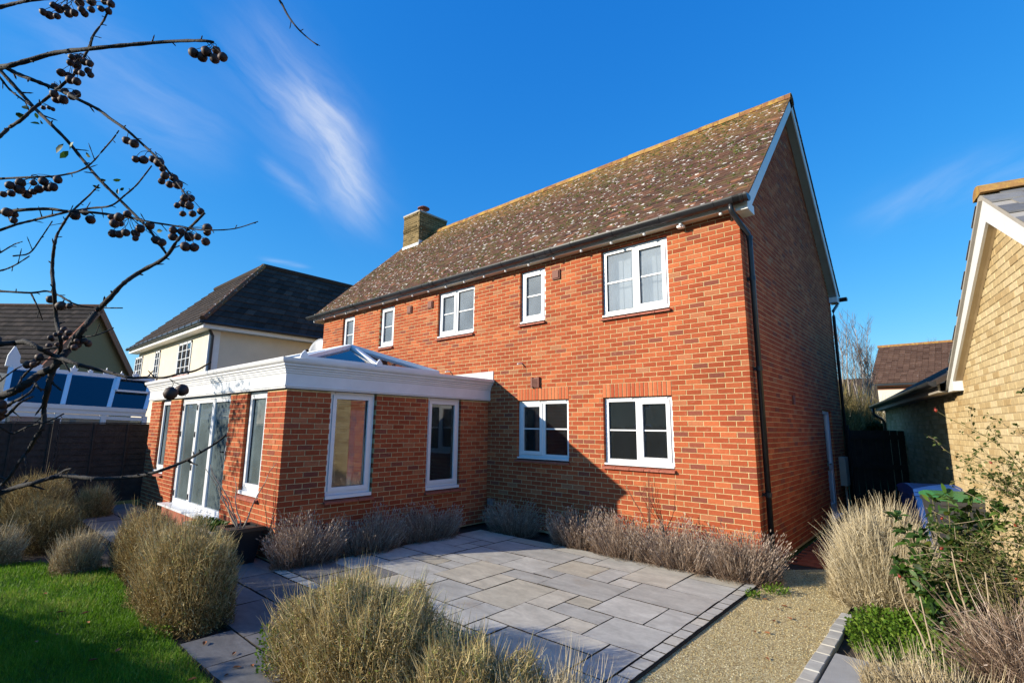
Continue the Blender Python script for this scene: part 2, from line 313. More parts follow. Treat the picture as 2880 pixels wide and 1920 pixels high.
def ribbons(name, P, Wd, tint, mat, parent=None, kind=None):
    """P (n,k,3) centre lines, Wd (n,k) half widths, tint (n,): flat blades as one mesh"""
    n, k, _ = P.shape
    d = P[:, -1]-P[:, 0]; d /= np.linalg.norm(d, axis=1, keepdims=True)+1e-9
    r = RNG.normal(size=(n, 3)); sd = np.cross(d, r); sd /= np.linalg.norm(sd, axis=1, keepdims=True)+1e-9
    A = P-sd[:, None, :]*Wd[:, :, None]; B = P+sd[:, None, :]*Wd[:, :, None]
    V = np.stack([A, B], 2).reshape(-1, 3)
    i = np.arange(n)[:, None]*(2*k)+2*np.arange(k-1)[None, :]
    F = np.stack([i, i+1, i+3, i+2], -1).reshape(-1, 4)
    m = bpy.data.meshes.new(name); m.vertices.add(len(V)); m.vertices.foreach_set('co', V.astype(np.float32).ravel())
    m.loops.add(F.size); m.loops.foreach_set('vertex_index', F.astype(np.int32).ravel())
    m.polygons.add(len(F)); m.polygons.foreach_set('loop_start', np.arange(0, F.size, 4, dtype=np.int32)); m.update(calc_edges=True)
    a = m.attributes.new('tint', 'FLOAT', 'FACE'); a.data.foreach_set('value', np.repeat(tint, k-1).astype(np.float32))
    m.materials.append(MATS[mat]); m.validate()
    o = link(bpy.data.objects.new(name, m), parent)
    if kind: o['kind'] = kind
    return o
def empty(name, loc=(0, 0, 0)):
    o = bpy.data.objects.new(name, None); o.location = loc; o.empty_display_size = .2; return link(o)
def catmull(pts, per=4):
    P = [np.array(p, float) for p in pts]
    if len(P) < 3: return P
    Q = [2*P[0]-P[1]]+P+[2*P[-1]-P[-2]]; out = []
    for i in range(1, len(Q)-2):
        a, b, c, d = Q[i-1:i+3]
        for j in range(per):
            t = j/per; out.append(.5*((2*b)+(c-a)*t+(2*a-5*b+4*c-d)*t*t+(3*b-a-3*c+d)*t**3))
    out.append(P[-1]); return out
class WallFrame:
    """wall-local coordinates: u along the wall, z up, d inward from the face"""
    def __init__(s, o, u, n): s.o, s.u, s.n = np.array(o, float), np.array(u, float), np.array(n, float)
    def p(s, u, d, z): return s.o+s.u*u-s.n*d+np.array([0, 0, z])
    def box(s, mb, u0, u1, d0, d1, z0, z1, t=.5):
        return mb.hexa([s.p(u0,d0,z0), s.p(u1,d0,z0), s.p(u1,d1,z0), s.p(u0,d1,z0), s.p(u0,d0,z1), s.p(u1,d0,z1), s.p(u1,d1,z1), s.p(u0,d1,z1)], t)
def wall_cells(L0, L1, Z0, Z1, ops, grow=0.):
    """rectangles that fill the wall around its openings"""
    ops = [(a-grow, b+grow, c-grow, d+grow) for a, b, c, d in ops]
    us = sorted({L0, L1, *[min(max(x, L0), L1) for o in ops for x in o[:2]]}); out = []
    for a, b in zip(us[:-1], us[1:]):
        if b-a < 1e-6: continue
        m = (a+b)/2; zs = sorted([(max(o[2], Z0), min(o[3], Z1)) for o in ops if o[0] < m < o[1]]); z = Z0
        for c, d in zs:
            if c > z: out.append((a, b, z, c))
            z = max(z, d)
        if z < Z1: out.append((a, b, z, Z1))
    return out
BRICKS = {}
def brick_geo(L, h=.0655, dep=.1):                          # centre of the face at the origin; u=x, z=z, into the wall = +y
    a, b, c = L/2, h/2, .0035
    v = [(-a+c,0,-b+c),(a-c,0,-b+c),(a-c,0,b-c),(-a+c,0,b-c),(-a,c,-b),(a,c,-b),(a,c,b),(-a,c,b),(-a,dep,-b),(a,dep,-b),(a,dep,b),(-a,dep,b)]
    f = [(0,1,2,3),(0,4,5,1),(1,5,6,2),(2,6,7,3),(3,7,4,0),(4,8,9,5),(5,9,10,6),(6,10,11,7),(7,11,8,4)]
    return v, f
def lay_bricks(frame, L0, L1, zbase, nrow, ops, first, mod=.225, ulim=None):
    """stretcher bond from u=0 outward; first(k) = where course k starts; returns (u, z, length) of each brick"""
    out = []
    for k in range(nrow):
        zc = zbase+.075*k+.0375; lo, hi = L0, L1
        if ulim: lo, hi = ulim(zc)
        if hi-lo < .05: continue
        u = first(k)
        while u < hi:
            x0, x1 = max(u, lo), min(u+mod-.0105, hi)
            if x1-x0 < .02: u += mod; continue
            zl, zh = zc-.03275, zc+.03275
            cuts = sorted({x0, x1, *[e for o in ops if o[2] < zh and o[3] > zl for e in o[:2] if x0 < e < x1]})
            for a, b in zip(cuts[:-1], cuts[1:]):
                if b-a < .02: continue
                m = (a+b)/2; l, h = zl, zh
                for o in ops:
                    if o[0] < m < o[1] and o[2] < h and o[3] > l:
                        if o[2] > l+.012: h = o[2]-.003
                        elif o[3] < h-.012: l = o[3]+.003
                        else: h = l
                if h-l > .01: out.append((m, (l+h)/2, b-a, h-l))
            u += mod
    return out
def rand_tint():
    r = random.random()
    return random.uniform(.0, .16) if r < .075 else (random.uniform(.93, 1.) if r > .94 else random.uniform(.2, .93))
def brick_objects(lays, parent, mat, nind=300, dep=.1):
    """the bricks that show largest become objects of their own, the rest one joined part"""
    rec = []
    for fr, lst in lays:
        for (u, z, L, bh) in lst:
            p = fr.p(u, 0, z); v = CAM-p; d = np.linalg.norm(v); w = max(0., float(v@fr.n))/d**3*L
            f = (p-CAM)@FWD
            if f > .1:
                q = ((p-CAM)@RGT/f, (p-CAM)@UPV/f)
                if abs(q[0]) > CW/2/FPX or abs(q[1]) > CH/2/FPX: w *= 1e-4
            rec.append((w if bh > .065 and (abs(L-.2145) < .002 or abs(L-.102) < .0015) else w*1e-3, fr, u, z, L, bh))
    rec.sort(key=lambda r: -r[0]); mb = MB()
    for i, (w, fr, u, z, L, bh) in enumerate(rec):
        t = rand_tint(); j = random.uniform(-.0012, .0012)
        if i < nind:
            key = (mat, round(L, 2), int(t*16), dep)
            if key not in BRICKS: b = MB(); b.add(*brick_geo(round(L, 3), dep=dep), t); BRICKS[key] = b.mesh('brick', mat)
            o = link(bpy.data.objects.new('brick', BRICKS[key]), parent); pp = fr.p(u, j, z)
            X, Y = fr.u, -fr.n
            if np.cross(X, Y)[2] < 0: X = -X
            mw = Matrix.Identity(4)
            for r in range(3): mw[r][0], mw[r][1], mw[r][2], mw[r][3] = X[r], Y[r], (0, 0, 1)[r], pp[r]
            o.matrix_local = Matrix.Translation(-Vector(parent.location)) @ mw
        else:
            v, f = brick_geo(L, bh, dep); X = fr.u; flip = np.cross(X, -fr.n)[2] < 0
            vv = [fr.p(u+x, y+j, z+zz) for x, y, zz in v]
            mb.add(vv, [ff[::-1] for ff in f] if flip else f, t)
    o = mb.build('brickwork', mat, None, kind='stuff'); o.parent = parent; o.location = -Vector(parent.location); return o
def part(mb, name, mat, parent, **k):                       # geometry in world coordinates under a thing that stands elsewhere
    o = mb.build(name, mat, None, **k); w = Vector((0, 0, 0)); q = parent
    while q is not None: w += Vector(q.location); q = q.parent
    o.parent = parent; o.location = -w; return o
# ------------------------------------------------------------------ windows
def make_window(house, fr, u0, u1, z0, z1, rec=.055, lights=((0, 1, 'sash'),), bar=True, gl='window_glass', sill=.028, fw=.062, name='window', tile=None):
    """white framed window; lights: (fraction, fraction, 'sash' or 'fixed')"""
    w = empty(name); w.parent = house; w.location = -Vector(house.location)
    b = MB(); F = lambda a, c, z_, z2, d0=rec, d1=rec+.07, m=b: fr.box(m, a, c, d0, d1, z_, z2)
    zb = z0+sill
    F(u0, u1, z1-fw, z1); F(u0, u1, zb, zb+fw); F(u0, u0+fw, zb+fw, z1-fw); F(u1-fw, u1, zb+fw, z1-fw)
    W = u1-u0
    for (a, c, k) in lights[:-1]:
        m = u0+W*c; F(m-.035, m+.035, zb+fw, z1-fw)
    part(b, 'frame', 'white_upvc', w)
    for i, (a, c, k) in enumerate(lights):
        l = u0+fw if i == 0 else u0+W*a+.035; r = u1-fw if i == len(lights)-1 else u0+W*c-.035
        zl, zh = zb+fw, z1-fw
        if k == 'sash':
            s = MB(); q = .05; e = .004; d0, d1 = rec-.014, rec+.055
            fr.box(s, l-.012, r+.012, d0, d1, zh-q+e, zh+.012); fr.box(s, l-.012, r+.012, d0, d1, zl-.012, zl+q-e)
            fr.box(s, l-.012, l+q, d0, d1, zl+q-e, zh-q+e); fr.box(s, r-q, r+.012, d0, d1, zl+q-e, zh-q+e)
            part(s, 'sash', 'white_upvc', w); l += q; r -= q; zl += q-e; zh -= q-e
        else: l += .006; r -= .006; zl += .006; zh -= .006
        g = MB(); fr.box(g, l-.004, r+.004, rec+.03, rec+.034, zl-.004, zh+.004); part(g, 'pane', gl, w)
        gk = MB()                                           # dark gasket line round the pane
        for (a0, a1, c0, c1) in ((l, r, zl, zl+.005), (l, r, zh-.005, zh), (l, l+.005, zl+.005, zh-.005), (r-.005, r, zl+.005, zh-.005)): fr.box(gk, a0, a1, rec+.018, rec+.029, c0, c1)
        part(gk, 'gasket', 'dark_rubber', w)
        if bar:
            g = MB(); zm = (zl+zh)/2; fr.box(g, l, r, rec+.014, rec+.0295, zm-.011, zm+.011); part(g, 'glazing_bar', 'white_upvc', w)
    s = MB(); fr.box(s, u0-.0, u1+.0, rec-.06, rec+.07, z0, zb-.001); part(s, 'sill', 'white_upvc', w)
    v = MB()
    for (a, c, k) in lights: fr.box(v, u0+W*a+.08, u0+W*c-.08, rec-.012, rec-.001, z1-.03, z1-.008)
    part(v, 'trickle_vent', 'white_upvc', w)
    if tile:                                                # sloping clay sill of separate tiles
        n = max(2, round(W/.225)); ov = .03
        for i in range(n):
            a = u0-ov+(W+2*ov)*i/n+.004; c = u0-ov+(W+2*ov)*(i+1)/n-.004
            s = MB(); zt = z0-.003
            s.hexa([fr.p(a,-.055,zt-.062), fr.p(c,-.055,zt-.062), fr.p(c,.08,zt-.045), fr.p(a,.08,zt-.045), fr.p(a,-.055,zt-.034), fr.p(c,-.055,zt-.034), fr.p(c,.08,zt), fr.p(a,.08,zt)])
            part(s, 'sill_tile', 'tile_sill', w)
    return w
# ------------------------------------------------------------------ the main house
HX0, HX1, HD = -11.783, 0., 6.80
ZE, ZR, YR = 4.93, 8.46, 3.40
house = empty('brick_house', (-5.9, 3.4, 0))
tag(house, 'two storey red brick house with mossy tiled roof and white windows', 'house')
REAR = WallFrame((0, 0, 0), (-1, 0, 0), (0, -1, 0))         # u = -x
GAB = WallFrame((0, 0, 0), (0, 1, 0), (1, 0, 0))            # u = y
wins = [  # x0, x1, z0, z1, lights, glass
    (-2.295, -1.122, 1.222, 2.28, ((0, .5, 'fixed'), (.5, 1, 'sash'))), (-4.158, -2.99, 1.232, 2.28, ((0, .5, 'sash'), (.5, 1, 'fixed'))),
    (-2.275, -1.09, 3.63, 4.785, ((0, .5, 'fixed'), (.5, 1, 'sash'))), (-4.11, -3.50, 3.757, 4.785, ((0, 1, 'sash'),)),
    (-6.57, -5.40, 3.75, 4.785, ((0, .5, 'sash'), (.5, 1, 'fixed'))), (-8.875, -8.257, 3.75, 4.785, ((0, 1, 'sash'),)), (-10.70, -10.10, 3.75, 4.785, ((0, 1, 'sash'),))]
zb0 = .03
ops = [(-x1, -x0, z0-.05, z1) for x0, x1, z0, z1, _ in wins]
sold = [(-x1-.008, -x0+.008, 2.28, 2.505) for x0, x1, z0, z1, _ in wins[:2]]
DOORY0, DOORY1 = 4.62, 5.52
gops = [(DOORY0, DOORY1, .06, 2.2)]
mb = MB()
for a, b, c, d in wall_cells(.0045, -HX0-.007, 0, ZE+.1, ops, .007): REAR.box(mb, a, b, .0045, .3, c, d)
for a, b, c, d in wall_cells(.3, HD-.3, 0, ZE, gops, .007): GAB.box(mb, a, b, .0045, .3, c, d)
mb.prism([(-.0045, .02, ZE), (-.0045, HD-.02, ZE), (-.0045, YR, ZR-.2)], (-.29, 0, 0))
mb.box(HX0, -.007, HD-.3, HD, 0, ZE+.1); mb.box(HX0, HX0+.3, .3, HD-.3, 0, ZE)
mb.prism([(HX0, .02, ZE), (HX0, HD-.02, ZE), (HX0, YR, ZR-.2)], (.29, 0, 0))
part(mb, 'wall', 'mortar', house)
nr = 66
rear = lay_bricks(REAR, 0, -HX0, zb0, nr, ops+sold, lambda k: 0. if k % 2 == 0 else .1125)
def glim(z):
    if z < ZE-.05: return (0., HD)
    e = (z-ZE)/(ZR-ZE)*YR; return (e+.12, HD-e-.12)
gab = lay_bricks(GAB, 0, HD, zb0, 110, gops, lambda k: .1125 if k % 2 == 0 else 0., ulim=glim)
brick_objects([(REAR, rear), (GAB, gab)], house, 'red_brick', 300)
for (a, b, c, d) in sold:                                   # soldier courses over the ground floor windows
    n = 16
    for i in range(n):
        w_ = (b-a)/n; m = MB(); t = random.random(); u = a+w_*(i+.5); v, f = brick_geo(w_-.012, .216, .1)
        m.add([REAR.p(u+x, y-.004, (c+d)/2+z) for x, y, z in v], [q[::-1] for q in f], t); part(m, 'soldier_brick', 'soldier_brick', house)
for i, (x0, x1, z0, z1, L) in enumerate(wins):
    L = tuple((1-c, 1-a, k) for a, c, k in L[::-1])         # u runs against x
    make_window(house, REAR, -x1+.004, -x0-.004, z0, z1-.004, lights=L, gl='window_glass' if i < 2 else 'upper_glass', tile=True)
# interior: rooms behind the glass
mb = MB()
for x in (-2.64, -4.9, -7.4, -9.5): mb.box(x-.05, x+.05, .32, HD-.32, .1, ZE)
mb.box(HX0+.3, -.31, 3.0, 3.1, .1, ZE)
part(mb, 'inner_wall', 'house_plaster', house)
mb = MB(); mb.box(HX0+.3, -.31, .302, HD-.31, .02, .12); mb.box(HX0+.3, -.31, .302, HD-.31, 2.5, 2.7); part(mb, 'inner_floor', 'interior_floor', house)
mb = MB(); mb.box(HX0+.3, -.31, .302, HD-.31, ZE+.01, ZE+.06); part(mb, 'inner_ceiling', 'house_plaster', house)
for x0, x1, z0, z1 in ((-2.22, -1.15, 3.7, 4.74), (-4.05, -3.55, 3.83, 4.74), (-8.82, -8.30, 3.8, 4.74), (-6.5, -5.47, 3.8, 4.74), (-10.65, -10.15, 3.8, 4.74)):
    mb = MB(); n = 7 if x1-x0 < .8 else 14
    for i in range(n): mb.box(x0+(x1-x0)*i/n, x0+(x1-x0)*(i+1)/n-.003, .235+.012*(i % 2), .24+.012*(i % 2), z0, z1)
    part(mb, 'blind', 'blind_fabric', house)
# vents and overflow pipes
for x0, x1, z0, z1 in ((-7.70, -7.53, 4.47, 4.64), (-6.92, -6.75, 4.475, 4.645), (-3.31, -3.14, 4.475, 4.65)):
    mb = MB(); REAR.box(mb, -x1, -x0, -.03, .02, z0, z1); REAR.box(mb, -x1+.02, -x0-.02, -.045, -.03, z0+.02, z1-.02); part(mb, 'air_vent', 'terracotta_vent', house)
mb = MB(); REAR.box(mb, 3.61, 3.80, -.025, .02, 2.51, 2.70)
for i in range(7): REAR.box(mb, 3.63, 3.76, -.045, -.024, 2.53+.022*i, 2.542+.022*i)
REAR.box(mb, 3.61, 3.63, -.05, -.025, 2.51, 2.70); REAR.box(mb, 3.76, 3.80, -.05, -.025, 2.51, 2.70)
part(mb, 'louvre_vent', 'terracotta_vent', house)
for x, z in ((-4.05, 2.975), (-6.1, 2.96)):
    mb = MB(); mb.tube([(x, .02, z+.012), (x, -.06, z+.004), (x, -.13, z-.012)], .013, 8); part(mb, 'overflow_pipe', 'white_upvc', house)
mb = MB(); REAR.box(mb, 4.74, 4.86, -.05, .01, .33, .45); REAR.box(mb, 4.755, 4.845, -.062, -.05, .345, .435); part(mb, 'outdoor_socket', 'grey_metal', house)
mb = MB(); GAB.box(mb, 2.2, 2.34, -.02, .02, 2.21, 2.36); part(mb, 'air_vent', 'terracotta_vent', house)
mb = MB(); mb.add([(-6.38, -.012, 2.60), (-4.80, -.012, 2.60), (-4.795, -.012, 2.885), (-6.38, -.012, 2.868), (-6.38, .004, 2.60), (-4.80, .004, 2.60), (-4.795, .004, 2.885), (-6.38, .004, 2.868)],
                  [(0,1,2,3),(7,6,5,4),(0,4,5,1),(1,5,6,2),(2,6,7,3),(3,7,4,0)]); part(mb, 'lead_flashing', 'lead_flashing', house)
# gable door, meter box
d = empty('side_door'); d.parent = house; d.location = -Vector(house.location)
mb = MB()
for a, b, c, e in ((DOORY0, DOORY1, 2.13, 2.19), (DOORY0, DOORY0+.07, .1, 2.13), (DOORY1-.07, DOORY1, .1, 2.13), (DOORY0+.07, DOORY1-.07, .1, .32), (DOORY0+.07, DOORY1-.07, 1.0, 1.12), (DOORY0+.07, DOORY0+.17, .32, 1.0), (DOORY1-.17, DOORY1-.07, .32, 1.0), (DOORY0+.07, DOORY0+.17, 1.12, 2.13), (DOORY1-.17, DOORY1-.07, 1.12, 2.13)): GAB.box(mb, a, b, .05, .12, c, e)
part(mb, 'frame', 'white_upvc', d)
mb = MB(); GAB.box(mb, DOORY0+.17, DOORY1-.17, .085, .09, 1.12, 2.13); part(mb, 'pane', 'window_glass', d)
mb = MB(); GAB.box(mb, DOORY0+.17, DOORY1-.17, .07, .1, .32, 1.0); part(mb, 'panel', 'white_upvc', d)
mb = MB(); GAB.box(mb, DOORY0+.1, DOORY0+.13, .0, .05, 1.0, 1.2); GAB.box(mb, DOORY0+.1, DOORY0+.23, -.03, -.01, 1.12, 1.14); part(mb, 'handle', 'chrome', d)
mb = MB(); GAB.box(mb, DOORY0-.04, DOORY1+.04, -.06, .12, .03, .099); part(mb, 'threshold', 'white_paint', d)
mb = MB(); GAB.box(mb, 5.86, 6.22, -.12, 0., .62, 1.22); mb.tube([(.06, 6.04, .62), (.06, 6.04, .02)], .022, 8); part(mb, 'meter_box', 'soffit_board', house)
# ---- roof
XL, XR = -12.22, .19
YE0 = -.17; ZE0 = 4.985; SL = math.hypot(YR-YE0, ZR-ZE0); TY, TZ = (YR-YE0)/SL, (ZR-ZE0)/SL; NY, NZ = -TZ, TY
def rp(x, s_, n_): return (x, YE0+TY*s_+NY*n_, ZE0+TZ*s_+NZ*n_)
def rpb(x, s_, n_): q = rp(x, s_, n_); return (x, 2*YR-q[1], q[2])
roof = empty('roof'); roof.parent = house; roof.location = -Vector(house.location)
mb = MB()
for f in (rp, rpb): mb.hexa([f(XL+.03, .02, -.06), f(XR-.03, .02, -.06), f(XR-.03, SL-.03, -.06), f(XL+.03, SL-.03, -.06), f(XL+.03, .02, -.004), f(XR-.03, .02, -.004), f(XR-.03, SL-.03, -.004), f(XL+.03, SL-.03, -.004)])
part(mb, 'roof_deck', 'dark_rubber', roof)
tiles = []
G, TW = .1, .166
for i in range(int(SL/G)):
    x = XL+(TW/2 if i % 2 else 0)
    while x < XR-.03:
        x1 = min(x+TW-.003, XR); tiles.append((i, x, x1)); x += TW
    if i % 2: tiles.append((i, XL, XL+TW/2-.003))
def tile_geo(w, j=(0, 0, 0, 0), L=.2):                     # x across, y up the slope, z out
    th = .013; a = w/2; lo = .021
    return [(-a,0,lo-th+j[0]),(a,0,lo-th+j[1]),(a,L,-.003),(-a,L,-.003),(-a,0,lo+j[0]),(a,0,lo+j[1]),(a,L,.010),(-a,L,.010)], [(4,5,6,7),(0,1,5,4),(1,2,6,5),(3,0,4,7)]
rec = []
for (i, x0, x1) in tiles:
    p = np.array(rp((x0+x1)/2, i*G, 0)); v = CAM-p; dd = np.linalg.norm(v); w = max(0., float(v @ np.array([0, NY, NZ])))/dd**3*(1 if x1-x0 > .15 else .01); rec.append((w, i, x0, x1))
rec.sort(key=lambda r: -r[0]); mb = MB(); TM = []
for k in range(24):
    m = MB(); t = min(1, max(0, random.gauss(.5, .24))); j = [random.uniform(-.004, .007) for _ in range(2)]; m.add(*tile_geo(TW-.003, j), t); TM.append(m.mesh('roof_tile', 'roof_tile'))
for k, (w, i, x0, x1) in enumerate(rec):
    s_ = i*G+random.uniform(-.004, .004)
    if k < 300 and x1-x0 > .15:
        o = link(bpy.data.objects.new('roof_tile', random.choice(TM)), roof); mw = Matrix.Identity(4); p = rp((x0+x1)/2, s_, 0)
        for r, (a, b, c) in enumerate(((1, 0, 0), (0, TY, NY), (0, TZ, NZ))): mw[r][0], mw[r][1], mw[r][2], mw[r][3] = a, b, c, p[r]
        o.matrix_local = mw
    else:
        v, f = tile_geo(x1-x0, [random.uniform(-.004, .007) for _ in range(2)], min(.2, SL-s_-.01)); mb.add([rp((x0+x1)/2+a, s_+b, c) for a, b, c in v], f, min(1, max(0, random.gauss(.5, .24))))
for i in range(int(SL/G)):                                  # the far slope, seen only along its verge
    for q in range(5):
        x1 = XR-TW*q-(TW/2 if i % 2 else 0); v, f = tile_geo(TW-.003, [random.uniform(-.004, .007) for _ in range(2)], min(.2, SL-i*G-.01)); mb.add([rpb(x1-TW/2+a, i*G+b, c) for a, b, c in v], [g[::-1] for g in f], random.gauss(.5, .2))
mb.build('tiling', 'roof_tile', roof, kind='stuff')
mb = MB()                                                   # cushions of moss along the tile edges
for _ in range(4200):
    x = random.uniform(XL+.1, XR-.05); s_ = (random.randrange(1, int(SL/G)))*G+random.uniform(-.01, .03); r = random.uniform(.012, .034); n = 6
    if random.random() > .35+.65*(.5+.5*math.sin(x*1.7+s_*2.3)*math.cos(x*.6-s_*1.1)): continue
    vs = [rp(x+r*1.5*math.cos(6.283*k/n)*random.uniform(.7, 1.2), s_+r*math.sin(6.283*k/n)*random.uniform(.6, 1.2), .008) for k in range(n)]+[rp(x+r*.7*math.cos(6.283*k/n), s_+r*.6*math.sin(6.283*k/n), .016+r*.55) for k in range(n)]
    mb.add(vs, [(k, (k+1) % n, n+(k+1) % n, n+k) for k in range(n)]+[tuple(range(n, 2*n))], random.random())
mb.build('moss', 'moss', roof, kind='stuff')
x = XL
while x < XR-.05:                                           # ridge tiles
    x1 = min(x+.44, XR+.01); m = MB(); n = 8; pr = []; t = random.random(); dz = random.uniform(-.006, .006)
    for R, q in ((.165, .175), (.145, .155)):
        for k in range(n+1): a = math.pi*k/n; pr.append((R*math.cos(a), q*math.sin(a)))
    for xx in (x, x1-.006): m.v += [(xx, YR+a, ZR-.115+dz+b) for a, b in pr]
    q = 2*(n+1); m.f += [(k, k+1, q+k+1, q+k) for k in range(n)]+[(q+n+1+k, q+n+2+k, n+2+k, n+1+k) for k in range(n)]+[(k+1, k, n+1+k, n+2+k) for k in range(n)]+[(q+k, q+k+1, q+n+2+k, q+n+1+k) for k in range(n)]
    m.t = [t]*len(m.f); m.build('ridge_tile', 'ridge_tile', roof); x += .44
# verge boards, soffits, eaves
for f, nm in ((rp, 'front'), (rpb, 'rear')):
    m = MB(); m.hexa([f(XR-.05, .0, -.2), f(XR-.025, .0, -.2), f(XR-.025, SL-.02, -.2), f(XR-.05, SL-.02, -.2), f(XR-.05, 0., -.012), f(XR-.025, 0., -.012), f(XR-.025, SL+.01, -.012), f(XR-.05, SL+.01, -.012)]); m.build('barge_board', 'white_paint', roof)
    m = MB(); m.hexa([f(.0, .12, -.185), f(XR-.051, .12, -.185), f(XR-.051, SL-.02, -.185), f(.0, SL-.02, -.185), f(.0, .12, -.17), f(XR-.051, .12, -.17), f(XR-.051, SL-.02, -.17), f(.0, SL-.02, -.17)]); m.build('verge_soffit', 'soffit_board', roof)
    m = MB(); y0, y1 = sorted((f(0, 0, 0)[1]+(.02 if f is rp else -.02), .16 if f is rp else 2*YR-.16)); m.box(.002, XR-.0255, y0, y1, ZE0-.17, ZE0-.045); m.build('box_end', 'white_paint', roof)
    m = MB(); y0 = f(0, 0, 0)[1]; sg = 1 if f is rp else -1; ya, yb = sorted((y0+sg*.02, y0+sg*.045)); m.box(XL+.04, -.0, ya, yb, ZE0-.118, ZE0-.01); m.build('fascia', 'white_paint', roof)
    m = MB(); ya, yb = sorted((y0+sg*.046, sg*.0-sg*.001 if f is rp else HD+.001)); m.box(XL+.04, -.0, ya, yb, ZE0-.116, ZE0-.10); m.build('eaves_soffit', 'cream_soffit', roof)
m = MB(); m.box(XL+.03, XL+.06, -.12, .4, ZE0-.16, ZE0+.1); m.build('box_end', 'cream_soffit', roof)
# gutter and downpipe
gut = empty('gutter'); gut.parent = house; gut.location = -Vector(house.location)
GY, GZ, GR = YE0-.072, ZE0-.012, .086
def gut_seg(x0, x1, R, r, mb):
    n = 12; pr = [(GY+R*math.cos(math.pi*(1+k/n)), GZ+R*math.sin(math.pi*(1+k/n))) for k in range(n+1)]+[(GY+r*math.cos(math.pi*(2-k/n)), GZ+r*math.sin(math.pi*(2-k/n))) for k in range(n+1)]
    mb.prism([(x0, a, b) for a, b in pr], (x1-x0, 0, 0))
m = MB(); gut_seg(-12.30, .205, GR, GR-.006, m); part(m, 'channel', 'black_plastic', gut, smooth=False)
x = -11.75; k = 0
while x < .05:
    m = MB(); gut_seg(x, x+.028, GR+.006, GR-.008, m)
    m.box(x, x+.028, GY+GR-.004, GY+GR+.03, GZ-.06, GZ+.012)
    part(m, 'bracket', 'black_plastic', gut)
    if k % 4 == 2: m = MB(); gut_seg(x+.25, x+.42, GR+.008, GR-.008, m); gut_seg(x+.27, x+.29, GR+.013, GR, m); gut_seg(x+.38, x+.40, GR+.013, GR, m); part(m, 'gutter_union', 'black_plastic', gut)
    x += .82; k += 1
m = MB(); gut_seg(.0, .12, GR+.008, GR-.008, m); gut_seg(.19, .212, GR+.007, 0.001, m); gut_seg(-12.305, -12.285, GR+.006, .001, m); part(m, 'end_cap', 'black_plastic', gut)
m = MB(); m.tube([(-.03, GY, GZ-.05), (-.03, GY, GZ-.15), (-.02, GY+.01, GZ-.2), (.055, .165, 4.56), (.068, .18, 4.50), (.07, .18, 4.44), (.07, .18, .02)], .036, 12); part(m, 'downpipe', 'black_plastic', gut, smooth=True)
for z in (4.5, 3.9, 2.62, .95):
    m = MB(); m.tube([(.07, .18, z-.03), (.07, .18, z+.03)], .043, 12)
    if z < 4.4: m.box(.0, .07, .155, .205, z-.02, z+.02)
    part(m, 'pipe_clip', 'black_plastic', gut)
m = MB(); n = 10; m.prism([(XR+.13, 2*YR-GY+GR*math.cos(math.pi*(1+k/n)), GZ+GR*math.sin(math.pi*(1+k/n))) for k in range(n+1)], (-1.5, 0, 0)); part(m, 'channel', 'black_plastic', gut)
m = MB(); m.tube([(.1, HD+.25, GZ-.03), (.1, HD+.23, GZ-.16), (.06, HD-.12, GZ-.36), (.06, HD-.14, GZ-.5), (.06, HD-.14, .02)], .034, 10); part(m, 'downpipe', 'black_plastic', gut, smooth=True)
for i in range(21):                                         # white clips along the eaves
    x = -12.1+.595*i; m = MB(); m.lathe((x, -.15, 4.835), [(.008, -.026), (.023, -.016), (.027, .004), (.018, .02), (.008, .028)], 8); part(m, 'eaves_clip', 'white_upvc', house, smooth=True)
m = MB(); m.box(-.86, -.76, -.14, -.06, 4.80, 4.835); m.box(-.83, -.79, -.11, -.09, 4.83, 4.86); part(m, 'eaves_lamp', 'white_upvc', house)
# chimney
ch = empty('chimney'); ch.parent = house; ch.location = -Vector(house.location)
CX0, CX1, CY0, CY1 = -11.90, -11.02, 2.74, 3.95
m = MB(); m.box(CX0+.006, CX1-.006, CY0+.006, CY1-.006, 7.5, 8.98); part(m, 'core', 'mortar', ch)
m = MB()
CF = [WallFrame((CX1, CY0, 0), (-1, 0, 0), (0, -1, 0)), WallFrame((CX1, CY0, 0), (0, 1, 0), (1, 0, 0))]
def cbr(fr, L, k, off, t):
    u = 0 if k % 2 == off else .1125
    z = 7.53+.075*k+.0375; pr = .018 if k in (12, 13, 19) else 0.
    u = u if off == 0 or k % 2 == 0 else u
    while u < L-.03:
        a, b = u, min(u+.2145, L); v, f = brick_geo(b-a, dep=.09); flip = np.cross(fr.u, -fr.n)[2] < 0
        m.add([fr.p((a+b)/2+x, y-pr, z+q) for x, y, q in v], [g[::-1] for g in f] if flip else f, random.uniform(*t)); u += .225
for k in range(20):
    cbr(CF[0], CX1-CX0, k, 0, (0, 1) if k < 11 else (0, .7)); cbr(CF[1], CY1-CY0, k, 1, (0, .6))
part(m, 'brickwork', 'chimney_brick', ch, kind='stuff')
m = MB(); m.box(CX0-.02, CX1+.02, CY0-.02, CY1+.02, 9.031, 9.085); part(m, 'cap', 'soffit_board', ch)
m = MB(); m.box(CX0-.01, CX1+.012, CY0-.012, CY0+.004, 7.72, 7.925); m.box(CX1+.0005, CX1+.012, CY0+.004, CY0+.16, 7.85, 8.02); part(m, 'flashing', 'lead_flashing', ch)
m = MB(); m.lathe((-11.22, 3.05, 9.07), [(.15, 0), (.13, .06), (.10, .06), (.10, .20), (.21, .20), (.21, .225), (.10, .29), (.02, .30)], 16); part(m, 'cowl', 'terracotta_vent', ch)
